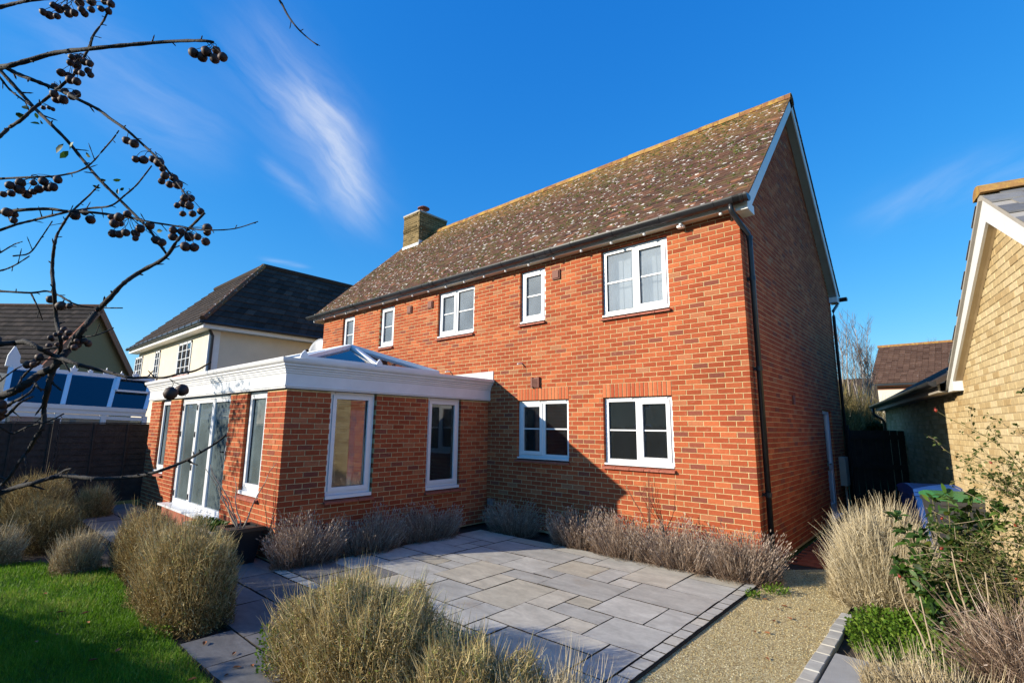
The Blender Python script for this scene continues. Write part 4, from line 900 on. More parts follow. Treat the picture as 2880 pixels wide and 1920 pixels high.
m = MB(); m.tube([(0, 0, -.1), tuple(ax*.35+e2*-.12)], .012, 8); m.tube([tuple(ax*.33+e2*-.12+(0, 0, 0)), tuple(ax*.43+e2*-.06)], .035, 10); m.build('receiver_arm', 'black_plastic', ds)
m = MB(); m.tube([(0, .02, .15), (.05, .12, -.05), (.54, .2, -.05)], .022, 8); m.build('bracket', 'grey_metal', ds)
# ------------------------------------------------------------------ neighbours
K = 2880/2352.
def hit(x, y, q, n):                                        # pixel (2352 wide view) onto the plane through q with normal n
    d = ray(x*K, y*K); q, n = np.array(q, float), np.array(n, float); return CAM+d*(((q-CAM)@n)/(d@n))
def tiled_slope(parent, A, B, C, D, rows, tw, mat, th=.03, lift=.02, name='tiling'):
    """A,B eave ends, C,D ridge ends (B-C and A-D are the sides)"""
    A, B, C, D = [np.array(p, float) for p in (A, B, C, D)]; nn = np.cross(B-A, D-A); nn /= np.linalg.norm(nn)
    if nn[2] < 0: nn = -nn
    m = MB(); m.add([A, B, C, D], [(0, 1, 2, 3)], .2)
    for i in range(rows):
        f0, f1 = i/rows, min(1., (i+1.12)/rows); l0, r0, l1, r1 = A+(D-A)*f0, B+(C-B)*f0, A+(D-A)*f1, B+(C-B)*f1
        n = max(1, int(round(np.linalg.norm(r0-l0)/tw)))
        for k in range(n):
            a, b = k/n, (k+.96)/n; t = min(1, max(0, random.gauss(.5, .25)))
            p = [l0+(r0-l0)*a, l0+(r0-l0)*b, l1+(r1-l1)*b, l1+(r1-l1)*a]; j = random.uniform(0, .008)
            up = [p[0]+nn*(lift+th+j), p[1]+nn*(lift+th*.6+j), p[2]+nn*(lift*.4+.01), p[3]+nn*(lift*.4+.01)]; lo = [p[0]+nn*.004, p[1]+nn*.004]
            m.add([lo[0], lo[1], up[0], up[1], up[2], up[3]], [(0, 1, 3, 2), (2, 3, 4, 5)], t)
    return part(m, name, mat, parent, kind='stuff')
cre = empty('rendered_house', (-19, 4, 0)); tag(cre, 'cream rendered house with dark hipped roof behind the orangery', 'house')
cx0, cx1, cy0, cy1 = -24.5, -15.75, -1.80, 13.
m = MB(); m.box(cx0, cx1, cy0, cy0+7, 0, 4.83); m.box(-21, cx1, cy0+7, cy1, 0, 4.83); part(m, 'wall', 'cream_render', cre)
ex, ey, zr = -15.38, -2.15, 7.95; a_ = 2.7
tiled_slope(cre, (-24.85, ey, 4.98), (ex, ey, 4.98), (ex-a_, ey+a_, zr), (-23.4, ey+a_, zr), 12, .3, 'dark_tile')
tiled_slope(cre, (ex, ey, 4.98), (ex, 13, 4.98), (ex-a_, 13, zr), (ex-a_, ey+a_, zr), 12, .3, 'dark_tile')
m = MB(); m.add([(-24.85, ey, 4.98), (-23.4, ey+a_, zr), (-24.85, ey+2*a_, 4.98)], [(0, 1, 2)], .3); m.add([(-23.4, ey+a_, zr), (ex-a_, ey+a_, zr), (ex-a_, ey+2*a_, 4.98), (-24.85, ey+2*a_, 4.98)], [(3, 2, 1, 0)], .3); m.add([(ex-a_, ey+a_, zr), (ex-a_, 13, zr), (ex-2*a_, 13, 4.98), (ex-2*a_, ey+2*a_, 4.98)], [(3, 2, 1, 0)], .3); part(m, 'roof_deck', 'dark_tile', cre)
m = MB(); m.tube([(ex, ey, 5.06), (ex-a_, ey+a_, zr+.07)], .1, 8); part(m, 'hip_tile', 'roof_tile', cre); m = MB(); m.tube([(-23.4, ey+a_, zr+.05), (ex-a_, ey+a_, zr+.07), (ex-a_, 13, zr+.05)], .1, 8); part(m, 'ridge_tile', 'dark_tile', cre)
m = MB(); m.box(-24.8, ex+.03, ey+.03, ey+.06, 4.78, 4.97); m.box(ex-.06, ex-.03, ey+.06, 13, 4.78, 4.97); part(m, 'fascia', 'white_paint', cre)
m = MB(); m.box(-24.8, ex-.06, ey+.06, cy0-.001, 4.78, 4.80); m.box(cx1+.001, ex-.061, cy0, 13, 4.78, 4.80); part(m, 'soffit', 'white_paint', cre)
m = MB(); m.tube([(-24.85, ey-.04, 4.95), (ex+.05, ey-.04, 4.95)], .06, 8); m.tube([(ex+.045, ey, 4.95), (ex+.045, 13, 4.95)], .055, 8)
for i in range(15): m.box(-24.6+.65*i, -24.56+.65*i, ey-.11, ey+.03, 4.9, 5.0)
part(m, 'gutter', 'black_plastic', cre); m = MB(); m.tube([(-15.65, -1.9, 4.9), (-15.70, -1.72, 4.6), (-15.70, -1.72, .1)], .045, 8); part(m, 'downpipe', 'black_plastic', cre)
m = MB(); m.box(cx1-.03, cx1+.012, cy0-.012, cy0+.32, 0, 4.78); part(m, 'corner_quoin', 'white_paint', cre)
CW_ = WallFrame((0, cy0, 0), (1, 0, 0), (0, -1, 0))
for (xa, xb, yt, yb) in ((412, 441, 763, 838), (358, 369, 788, 843), (312, 328, 803, 860)):
    q0, q1 = hit(xa, (yt+yb)/2, (0, cy0, 0), (0, 1, 0)), hit(xb, (yt+yb)/2, (0, cy0, 0), (0, 1, 0)); zt, zb_ = 4.62, 3.45
    w = empty('window'); w.parent = cre; w.location = -Vector(cre.location); u0, u1 = q0[0], q1[0]
    m = MB()
    for a, b, c, d in ((u0, u1, zt-.07, zt), (u0, u1, zb_, zb_+.07), (u0, u0+.07, zb_, zt), (u1-.07, u1, zb_, zt)): CW_.box(m, a, b, -.03, .02, c, d)
    nl = 3 if u1-u0 > .9 else 2
    for i in range(1, nl): CW_.box(m, u0+(u1-u0)*i/nl-.025, u0+(u1-u0)*i/nl+.025, -.03, .02, zb_, zt)
    for i in range(1, 4): CW_.box(m, u0, u1, -.025, .0, zb_+(zt-zb_)*i/4-.012, zb_+(zt-zb_)*i/4+.012)
    part(m, 'frame', 'white_upvc', w); m = MB(); CW_.box(m, u0+.05, u1-.05, -.012, -.006, zb_+.05, zt-.05); part(m, 'pane', 'window_glass', w)
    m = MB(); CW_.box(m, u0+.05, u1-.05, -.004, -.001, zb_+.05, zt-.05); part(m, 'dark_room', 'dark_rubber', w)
    m = MB(); CW_.box(m, u0-.08, u1+.08, -.1, .0, zb_-.09, zb_-.001); part(m, 'sill', 'tile_sill', w)
# far gabled house
fh = empty('gabled_house', (-38, -4, 0)); tag(fh, 'far brown brick house with red edged gable beyond the conservatory', 'house')
fn = np.array([.75, .66, 0])/math.hypot(.75, .66); fq = px(222*K, 708*K, 34)
ap, lf, rf = hit(222, 708, fq, fn), hit(58, 872, fq, fn), hit(312, 895, fq, fn)
bk = -fn*14
m = MB(); m.prism([(lf[0], lf[1], 0), (rf[0], rf[1], 0), rf, ap, lf], bk); part(m, 'wall', 'buff_brick', fh)
tiled_slope(fh, lf+bk, lf+fn*.3, ap+fn*.3+(0, 0, .1), ap+bk+(0, 0, .1), 16, .3, 'dark_tile', .06, .03); tiled_slope(fh, rf+fn*.3, rf+bk, ap+bk+(0, 0, .1), ap+fn*.3+(0, 0, .1), 16, .4, 'dark_tile')
for q in (lf, rf): m = MB(); m.bar(q+fn*.3+(0, 0, -.12), ap+fn*.3+(0, 0, -.1), .08, .42); part(m, 'barge_board', 'far_red', fh)
m = MB(); m.tube([ap+fn*.3+(0, 0, .16), ap+bk+(0, 0, .16)], .13, 8); part(m, 'ridge_tile', 'brown_tile', fh)
# conservatory over the fence
cn = np.array([.954, .30, 0]); cq = np.array([-14.0, -5., 0]); con = empty('conservatory', (-14.5, -5, 0)); tag(con, 'white framed conservatory with blue tinted glass roof behind the fence', 'conservatory')
def cpt(x, y, off): return hit(x, y, cq-cn*off, cn)
EL, ER, RL, RR = cpt(8, 926, 0), cpt(333, 944, 0), cpt(25, 846, .75), cpt(352, 876, .75)
m = MB(); m.bar(EL, ER, .14, .10); m.bar(EL-(0, 0, .1), ER-(0, 0, .1), .10, .1); part(m, 'gutter', 'white_upvc', con)
m = MB(); m.bar(RL, RR, .10, .16); part(m, 'ridge_beam', 'white_upvc', con)
fr_ = [0., .365, .70, 1.]
for f in fr_: m = MB(); m.bar(EL+(ER-EL)*f+(0, 0, .04), RL+(RR-RL)*f+(0, 0, .02), .09, .07); part(m, 'rafter', 'white_upvc', con)
for a, b in zip(fr_[:-1], fr_[1:]):
    p = [EL+(ER-EL)*a, EL+(ER-EL)*b, RL+(RR-RL)*b, RL+(RR-RL)*a]; nn = np.cross(p[1]-p[0], p[2]-p[0]); nn /= np.linalg.norm(nn); m = MB(); m.prism([q+(0, 0, .03) for q in p], nn*.008); part(m, 'pane', 'roof_glass', con)
v0, v1 = EL+(ER-EL)*.72, EL+(ER-EL)*.98; w0, w1 = RL+(RR-RL)*.72, RL+(RR-RL)*.98; up = np.array((0, 0, .1)); m = MB()
c4 = [v0+(w0-v0)*.48+up, v1+(w1-v1)*.48+up, v1+(w1-v1)*.9+up, v0+(w0-v0)*.9+up]
for a, b in zip(c4, c4[1:]+c4[:1]): m.bar(a, b, .08, .05)
part(m, 'roof_vent', 'white_upvc', con)
for i in range(9):
    c = RL+(RR-RL)*(.04+.115*i)+(0, 0, .08); dd = (RR-RL)/np.linalg.norm(RR-RL); s_ = 1. if i % 2 else .7; m = MB(); m.prism([c-dd*.06*s_, c+dd*.06*s_, c+dd*.09*s_+(0, 0, .07*s_), c+dd*.03*s_+(0, 0, .08*s_), c+(0, 0, .17*s_), c-dd*.03*s_+(0, 0, .08*s_), c-dd*.09*s_+(0, 0, .07*s_)], cn*.02); part(m, 'cresting', 'white_upvc', con)
m = MB(); c = RL+(0, 0, .05); m.prism([c-dd*.12, c+dd*.12, c+dd*.13+(0, 0, .25), c+(0, 0, .5), c-dd*.1+(0, 0, .25)], cn*.03); part(m, 'finial', 'white_upvc', con)
fw_ = [0., .27, .30, .62, .65, .98]
m = MB()
for f in (.0, .345, .665, 1.): q = EL+(ER-EL)*f; m.bar(q-(0, 0, .14), (q[0], q[1], .5), .12, .08, up=cn)
for zz in (.22, .95): m.bar(EL-(0, 0, zz), ER-(0, 0, zz), .06, .09)
part(m, 'frame', 'white_upvc', con)
for a, b in ((.02, .33), (.36, .65), (.68, .98)):
    p, q = EL+(ER-EL)*a, EL+(ER-EL)*b; m = MB(); m.prism([p-(0, 0, .25), q-(0, 0, .25), (q[0], q[1], .6), (p[0], p[1], .6)], cn*.006); part(m, 'pane', 'bifold_glass', con)
m = MB(); q = [(EL[0], EL[1], 0), (ER[0], ER[1], 0)]; m.prism([np.array(q[0]), np.array(q[1]), np.array(q[1])+(0, 0, .6), np.array(q[0])+(0, 0, .6)], -cn*.2); m.prism([np.array(q[0])-cn*2.4, np.array(q[1])-cn*2.4, RR-cn*1.6, RL-cn*1.6], -cn*.2); part(m, 'wall', 'cream_render', con)
# distant house and its neighbour seen along the passage
dh = empty('distant_house', (2, 38, 0)); tag(dh, 'distant cream house with speckled brown roof seen past the garage eaves', 'house')
m = MB(); m.box(-2.0, 8, 36, 44, 0, 5); part(m, 'wall', 'far_render', dh); m = MB(); m.box(-2.02, 8, 35.97, 35.999, 4.6, 5); part(m, 'brick_band', 'far_red', dh)
tiled_slope(dh, (-2.4, 35.6, 5.0), (8.4, 35.6, 5.0), (8.4, 40, 8.1), (-2.0, 40, 8.1), 20, .34, 'brown_tile', .07, .03); m = MB(); m.add([(-2.0, 40, 8.1), (8.4, 40, 8.1), (8.4, 44.4, 5), (-2.4, 44.4, 5)], [(0, 1, 2, 3)]); m.prism([(-2.0, 36, 5), (-2.0, 44, 5), (-2.0, 40, 7.9)], (.2, 0, 0)); part(m, 'roof_deck', 'brown_tile', dh)
m = MB(); m.tube([(-2.1, 40, 8.14), (8.4, 40, 8.14)], .12, 8); part(m, 'ridge_tile', 'ridge_tile', dh); m = MB(); m.box(-2.4, 8.4, 35.5, 35.58, 4.85, 5.0); part(m, 'gutter', 'black_plastic', dh)
m = MB(); m.box(-.1, .9, 35.95, 35.998, 3.4, 4.5); part(m, 'window', 'dark_rubber', dh)
for i in range(1, 4): pass
dg = empty('distant_house', (-5, 46, 0)); tag(dg, 'distant dark roofed house half hidden by bare birch trees', 'house')
m = MB(); m.box(-12, -2.2, 44, 50, 0, 3.6); part(m, 'wall', 'far_render', dg); m = MB(); m.prism([(-12.4, 43.6, 3.6), (-12.4, 50.4, 3.6), (-12.4, 47, 6.4)], (10.4, 0, 0)); part(m, 'roof', 'dark_tile', dg)
# houses beyond the bottom fence, behind the viewer; the windows reflect them
for i, (hx, mt, lab) in enumerate(((-34, 'red_brick', 'red brick house beyond the bottom fence furthest from the passage'), (-20.5, 'yellow_brick', 'yellow brick house in the middle of the row beyond the bottom fence'), (-7, 'red_brick', 'red brick house beyond the bottom fence opposite the patio'))):
    r = empty('terrace_house', (hx, -33, 0)); tag(r, lab, 'house'); m = MB(); m.box(-6, 6, -4, 4, 0, 5); m.prism([(-6, -4, 5), (-6, 4, 5), (-6, 0, 7.6)], (12, 0, 0)); m.build('wall', mt, r)
    tiled_slope(r, (hx-6.3, -28.7, 4.9), (hx+6.3, -28.7, 4.9), (hx+6.3, -33, 7.9), (hx-6.3, -33, 7.9), 14, .4, 'brown_tile'); m = MB(); m.hexa([(-6.3, -4.4, 4.7), (6.3, -4.4, 4.7), (6.3, 0, 7.8), (-6.3, 0, 7.8), (-6.3, -4.4, 4.85), (6.3, -4.4, 4.85), (6.3, 0, 7.95), (-6.3, 0, 7.95)]); m.build('roof_deck', 'brown_tile', r)
    for wx, wz in ((-4, 3.3), (0, 3.3), (4, 3.3), (-4, .9), (4, .9)): m = MB(); m.box(wx-.7, wx+.7, 4.001, 4.05, wz, wz+1.2); f = m.build('window', 'white_upvc', r); m = MB(); m.box(wx-.62, wx-.03, 4.051, 4.06, wz+.08, wz+1.12); m.box(wx+.03, wx+.62, 4.051, 4.06, wz+.08, wz+1.12); m.build('pane', 'dark_rubber', f)
# ------------------------------------------------------------------ plants
def box_points(n, c, half, shell=.5, power=3.):
    """points inside a rounded box (superellipsoid), crowded towards the shell; only z >= 0"""
    d = RNG.normal(size=(n, 3)); d[:, 2] = np.abs(d[:, 2]); d /= np.sum(np.abs(d)**power, 1, keepdims=True)**(1/power)
    r = 1-shell*RNG.random(n)**1.6; return d*r[:, None]
def bush(name, c, half, n, label, mat, rot=0., tw=(.06, .15), wd=.0022, spread=.7, group=None, cat='bush', spikes=0, heads=False, rag=.12, tmean=.5, power=3., z0=-.03, bits=1.1):
    """a dry twiggy shrub: long stems from the base, short twigs through the volume, spiky rim"""
    r = empty(name, (c[0], c[1], z0)); tag(r, label, cat, group); r.rotation_euler = (0, 0, rot); H = np.array(half)
    lump = lambda p: 1+rag*(np.sin(p[:, 0]*9+c[0]*5)*np.cos(p[:, 1]*8+c[1]*3)+.6*np.sin(p[:, 0]*19+p[:, 1]*15+c[0]))[:, None]*np.array([.5, .5, 1.])
    q = box_points(n, c, half, .62, power); p = q*H*lump(q*H)
    up = np.stack([q[:, 0]*spread, q[:, 1]*spread, .75+.5*RNG.random(n)], 1)+RNG.normal(size=(n, 3))*.46; up /= np.linalg.norm(up, axis=1, keepdims=True)
    L = RNG.uniform(*tw, n)[:, None]; a = p-up*L*.6; a[:, 2] = np.maximum(a[:, 2], 0); b = p+up*L*.4; b[:, 2] = np.maximum(b[:, 2], .005)
    mid = (a+b)/2+RNG.normal(size=(n, 3))*.008
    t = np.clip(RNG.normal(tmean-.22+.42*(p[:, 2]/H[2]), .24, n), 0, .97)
    w = RNG.uniform(.7, 1.3, n)*wd
    ribbons('twig', np.stack([a, mid, b], 1), np.stack([w, w*.9, w*.3], 1), t, mat, r, 'stuff')
    nb_ = int(n*bits)
    if nb_:
        q = box_points(nb_, c, half, .4, power); p = q*H*lump(q*H); d_ = RNG.normal(size=(nb_, 3))+np.array([0, 0, .5]); d_ /= np.linalg.norm(d_, axis=1, keepdims=True); L = RNG.uniform(.012, .03, nb_)[:, None]; w = RNG.uniform(.8, 1.5, nb_)*wd; a = p-d_*L/2; b = p+d_*L/2; a[:, 2] = np.maximum(a[:, 2], 0); b[:, 2] = np.maximum(b[:, 2], .004)
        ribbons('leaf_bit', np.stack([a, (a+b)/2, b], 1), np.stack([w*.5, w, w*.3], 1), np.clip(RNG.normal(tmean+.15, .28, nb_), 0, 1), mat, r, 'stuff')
    ns = n//10; q = box_points(ns, c, half, .3, power); e = q*H*lump(q*H); s = e*np.array([.35, .35, 0])+RNG.normal(size=(ns, 3))*np.array([.04, .04, 0]); m1 = s*.5+e*.5+np.array([0, 0, .06])*RNG.random((ns, 1)); w = RNG.uniform(.7, 1.4, ns)*wd*1.3
    ribbons('stem', np.stack([s, m1, e], 1), np.stack([w, w*.8, w*.35], 1), np.clip(RNG.normal(tmean-.15, .2, ns), 0, .95), mat, r, 'stuff')
    if spikes:
        q = box_points(spikes, c, half, .12, power); q = q[q[:, 2] > .25]; k = len(q); p = q*H*lump(q*H); up = np.stack([q[:, 0]*spread*.8, q[:, 1]*spread*.8, np.ones(k)*1.1], 1)+RNG.normal(size=(k, 3))*.2; up /= np.linalg.norm(up, axis=1, keepdims=True); L = RNG.uniform(.5, 1.5, k)[:, None]*tw[1]; w = RNG.uniform(.7, 1.2, k)*wd*1.1
        a = p-up*L*.5; b = p+up*L; 
        ribbons('spike', np.stack([a, (a+b)/2+RNG.normal(size=(k, 3))*.006, b], 1), np.stack([w, w*.8, w*.25], 1), np.clip(RNG.normal(tmean+.28, .16, k), 0, .97), mat, r, 'stuff')
        if heads:
            u2 = np.repeat(up, 2, 0); b2 = np.repeat(b, 2, 0); k2 = len(b2); hl = RNG.uniform(.018, .036, k2)[:, None]; w = RNG.uniform(.0035, .006, k2)
            ribbons('seed_head', np.stack([b2-u2*.004, b2+u2*hl*.5, b2+u2*hl], 1), np.stack([w*.6, w, w*.35], 1), np.clip(RNG.normal(tmean+.35, .25, k2), 0, 1), mat, r, 'stuff')
    return r
# clipped olive-brown bushes round the lawn
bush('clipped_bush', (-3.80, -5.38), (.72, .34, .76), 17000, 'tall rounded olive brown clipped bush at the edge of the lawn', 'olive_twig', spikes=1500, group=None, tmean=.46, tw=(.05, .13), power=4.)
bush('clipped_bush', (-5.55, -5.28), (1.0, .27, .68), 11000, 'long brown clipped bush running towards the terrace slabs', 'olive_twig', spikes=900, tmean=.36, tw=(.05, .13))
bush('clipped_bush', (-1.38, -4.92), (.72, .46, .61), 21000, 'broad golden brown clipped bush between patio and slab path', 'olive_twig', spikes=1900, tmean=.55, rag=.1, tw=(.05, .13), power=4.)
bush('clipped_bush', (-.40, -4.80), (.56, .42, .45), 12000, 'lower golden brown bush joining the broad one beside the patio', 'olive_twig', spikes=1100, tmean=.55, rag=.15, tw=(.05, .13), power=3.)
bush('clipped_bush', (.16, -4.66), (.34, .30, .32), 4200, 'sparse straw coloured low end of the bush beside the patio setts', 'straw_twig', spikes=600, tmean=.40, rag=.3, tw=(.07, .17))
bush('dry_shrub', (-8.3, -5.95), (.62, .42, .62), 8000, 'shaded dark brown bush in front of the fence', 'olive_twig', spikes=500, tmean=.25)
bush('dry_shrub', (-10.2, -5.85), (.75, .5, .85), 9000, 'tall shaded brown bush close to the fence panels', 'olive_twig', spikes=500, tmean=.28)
bush('dry_shrub', (-10.9, -4.95), (.34, .3, .55), 4500, 'small golden tipped bush on the terrace near the fence', 'olive_twig', spikes=500, tmean=.5)
bush('dry_shrub', (-6.35, -5.82), (.27, .25, .40), 3800, 'small pale brown dry bush standing alone at the lawn edge', 'straw_twig', spikes=500, tmean=.22, rag=.2)
bush('dry_shrub', (-7.55, -6.5), (.32, .3, .40), 3800, 'pale fan shaped dry bush among the shaded lawn border', 'straw_twig', spikes=400, tmean=.25, rag=.2)
# lavender along the walls
for i, (x, y, a, b, h, n, lab) in enumerate((
    (-2.55, -.36, .52, .30, .50, 11000, 'grey brown lavender half in the shadow of the orangery'),
    (-1.75, -.40, .55, .32, .50, 12000, 'grey brown lavender below the patio side window'),
    (-.95, -.42, .55, .32, .48, 12000, 'grey brown lavender below the right half of the wall window'),
    (-.18, -.35, .45, .36, .52, 11000, 'grey brown lavender spilling round the house corner by the downpipe'),
    (-4.62, -3.72, .30, .50, .56, 9000, 'dark lavender beside the black planter at the orangery corner'),
    (-4.58, -2.75, .28, .55, .50, 8000, 'dark lavender under the orangery side window nearest the planter'),
    (-4.58, -1.65, .28, .60, .46, 7000, 'dark lavender under the orangery side window nearest the house'),
    (-4.0, -.34, .55, .28, .44, 7000, 'dark lavender in the shaded inner corner of the two walls'))):
    if i == 2: lab = 'grey brown lavender between the wall window and the house corner'
    bush('lavender', (x, y), (a, b, h*.72), int(n*.55), lab, 'lavender_twig', spikes=1300, heads=True, cat='lavender', group='lavender bushes along the walls', tw=(.06, .17), wd=.0019, spread=1.05, tmean=.45, rag=.3, power=2.3, bits=.3)
# pale grass-like bush by the passage
bush('dry_shrub', (1.28, -.22), (.52, .46, .86), 22000, 'pale straw coloured spiky bush at the mouth of the passage', 'straw_twig', spikes=2600, tmean=.58, tw=(.08, .22), spread=.8, rag=.12, power=2.2, wd=.0021)
# young bare shrub against the wall
sb = empty('bare_shrub', (-1.45, -.2, 0)); tag(sb, 'thin leafless shrub rising from the lavender against the wall', 'shrub')
for k in range(7):
    a = random.uniform(0, 6.28); s_ = random.uniform(.18, .42); p = [(0, 0, 0), (s_*.15*math.cos(a), s_*.1*math.sin(a), .45), (s_*.7*math.cos(a), .5*s_*math.sin(a), .75), (s_*1.1*math.cos(a), .6*s_*math.sin(a), random.uniform(.95, 1.22))]; q = catmull(p, 4); m = MB(); m.tube(q, list(np.linspace(.007, .0015, len(q))), 5)
    for j in (6, 8, 10): e = np.array(q[j]); m.tube([e, e+np.array([random.uniform(-.1, .1), random.uniform(-.05, .05), .1])], [.002, .001], 4)
    m.build('stem', 'twig_brown', sb)
# grass
def in_poly(P, poly):
    x, y = P[:, 0], P[:, 1]; ins = np.zeros(len(P), bool); n = len(poly)
    for i in range(n):
        (x0, y0), (x1, y1) = poly[i], poly[(i+1) % n]; c = ((y0 > y) != (y1 > y)) & (x < (x1-x0)*(y-y0)/(y1-y0+1e-12)+x0); ins ^= c
    return ins
LAWN = [(-10.5, -8.2), (-.6, -8.2), (-.4, -6.9), (-1.8, -5.68), (-3.05, -5.63), (-4.5, -5.6), (-6.2, -5.5), (-7.5, -6.3), (-10.5, -6.6)]
N = 520000; P = np.stack([RNG.uniform(-10.5, -.4, N), RNG.uniform(-8.2, -5.45, N)], 1)
dst = np.hypot(P[:, 0]-CAM[0], P[:, 1]-CAM[1]); keep = in_poly(P, LAWN) & (RNG.random(N) < np.clip((4.6/dst)**1.7, 0, 1))
rel = P-CAM[:2]; dep = rel @ FWD[:2]+(-CAM[2])*FWD[2]; lat = rel @ RGT[:2]; keep &= (dep > .3) & (lat > -1.12*dep-.35) & (lat < 1.1*dep); P = P[keep]
nb = len(P); clump = np.sin(P[:, 0]*5.1+np.sin(P[:, 1]*3.7)*1.3)*np.cos(P[:, 1]*4.3+P[:, 0]*1.1); L = np.clip(RNG.normal(.046+.018*clump, .019, nb), .012, .12)
th = RNG.uniform(0, 6.283, nb); ln = RNG.uniform(.1, .9, nb); dirv = np.stack([np.cos(th)*ln, np.sin(th)*ln, np.ones(nb)], 1); dirv /= np.linalg.norm(dirv, axis=1, keepdims=True)
b0 = np.concatenate([P, np.full((nb, 1), -.024)], 1); b1 = b0+dirv*L[:, None]*.55; b2 = b0+dirv*L[:, None]; b2[:, 2] -= L*.22*ln; w = RNG.uniform(.0013, .0026, nb)*np.clip(dep[keep]/4, .8, 2.)
g_ = ribbons('grass', np.stack([b0, b1, b2], 1), np.stack([w, w*.8, w*.15], 1), np.clip(RNG.normal(.55+.2*clump+.18*np.sin(P[:, 0]*1.7+2*np.sin(P[:, 1]*2.3)), .22, nb), 0, 1), 'grass_blade', None, 'stuff'); tag(g_, 'short bright green lawn grass', 'grass')
# gravel
N = 15000; P = np.stack([RNG.uniform(.09, .96, N), -5.4+6.0*RNG.random(N)**.75], 1)
ico = [(0, 0, 1)]+[(.89*math.cos(6.283*k/5), .89*math.sin(6.283*k/5), .35) for k in range(5)]+[(.89*math.cos(6.283*(k+.5)/5), .89*math.sin(6.283*(k+.5)/5), -.35) for k in range(5)]
icf = [(0, 1+k, 1+(k+1) % 5) for k in range(5)]+[(1+k, 6+k, 1+(k+1) % 5) for k in range(5)]+[(1+(k+1) % 5, 6+k, 6+(k+1) % 5) for k in range(5)]
V = np.array(ico)[None]*(RNG.uniform(.0025, .0062, (N, 1, 1))*RNG.uniform(.7, 1.3, (N, 1, 3))*np.array([1, 1, .7])); a = RNG.uniform(0, 6.283, N); ca, sa = np.cos(a)[:, None], np.sin(a)[:, None]
V = np.stack([V[:, :, 0]*ca-V[:, :, 1]*sa, V[:, :, 0]*sa+V[:, :, 1]*ca, V[:, :, 2]], 2)+np.concatenate([P, np.full((N, 1), -.0285)], 1)[:, None, :]
m = MB(); F = (np.array(icf)[None]+np.arange(N)[:, None, None]*11).reshape(-1, 3); m.v = V.reshape(-1, 3).tolist(); m.f = F.tolist(); m.t = np.repeat(RNG.random(N), 15).tolist()
gr = m.build('gravel', 'pebble', None, True, 'stuff'); tag(gr, 'loose buff pea gravel between patio and kerb', 'gravel')
def leaf_cloud(name, n, sampler, size, mat, parent=None, flat=.5, label=None, cat=None, tm=.5, wr=.3):
    p, d = sampler(n); d = d+RNG.normal(size=(n, 3))*flat; d /= np.linalg.norm(d, axis=1, keepdims=True); L = RNG.uniform(*size, n)[:, None]; a = p; b = p+d*L*.5+np.array([0, 0, 1])*L*.06; c = p+d*L-np.array([0, 0, 1])*L*.08; w = L[:, 0]*wr*RNG.uniform(.7, 1.2, n)
    o = ribbons(name, np.stack([a, p+d*L*.25, b, p+d*L*.78, c], 1), np.stack([w*.12, w*.75, w, w*.6, w*.04], 1), np.clip(RNG.normal(tm, .25, n), 0, 1), mat, parent, 'stuff')
    if label: tag(o, label, cat)
    return o
# weeds and low green plants
def disc(c, rx, ry, z0=.0, z1=.1): 
    def f(n):
        a = RNG.uniform(0, 6.283, n); r = np.sqrt(RNG.random(n)); p = np.stack([c[0]+rx*r*np.cos(a), c[1]+ry*r*np.sin(a), z0+(z1-z0)*RNG.random(n)], 1); d = np.stack([np.cos(a+RNG.normal(size=n)), np.sin(a+RNG.normal(size=n)), np.full(n, .7)], 1); return p, d
    return f
leaf_cloud('ground_cover', 5200, disc((1.45, -1.25), .38, .78, -.04, .07), (.015, .042), 'bright_leaf', None, .6, 'bright green low weeds in the bed beside the kerb', 'weeds')
leaf_cloud('ground_cover', 1500, disc((1.9, -1.7), .35, .35, -.04, .06), (.015, .04), 'bright_leaf', None, .6, 'green ground cover beneath the laurel and rose', 'weeds')
for (x, y, n, r, h, lab) in ((.30, -.66, 260, .14, .05, 'small green weed tuft at the patio corner beside the lavender'), (.15, -.98, 150, .08, .04, 'small green weed tuft against the patio setts'), (-1.98, -5.30, 420, .10, .30, 'leafy green weeds at the foot of the broad golden bush'), (-4.50, -5.60, 160, .10, .14, 'leafy green weeds at the lawn corner of the tall bush'), (-3.35, -5.66, 200, .16, .08, 'trailing green weeds under the tall clipped bush')):
    leaf_cloud('weed', n, disc((x, y), r, r, -.02, h), (.014, .034), 'bright_leaf', None, .6, lab, 'weed')
leaf_cloud('trough_plant', 500, disc((-6.1, -4.42), .5, .12, .33, .40), (.05, .11), 'green_leaf', None, .5, 'green strappy plants growing in the timber trough', 'plant', wr=.16)
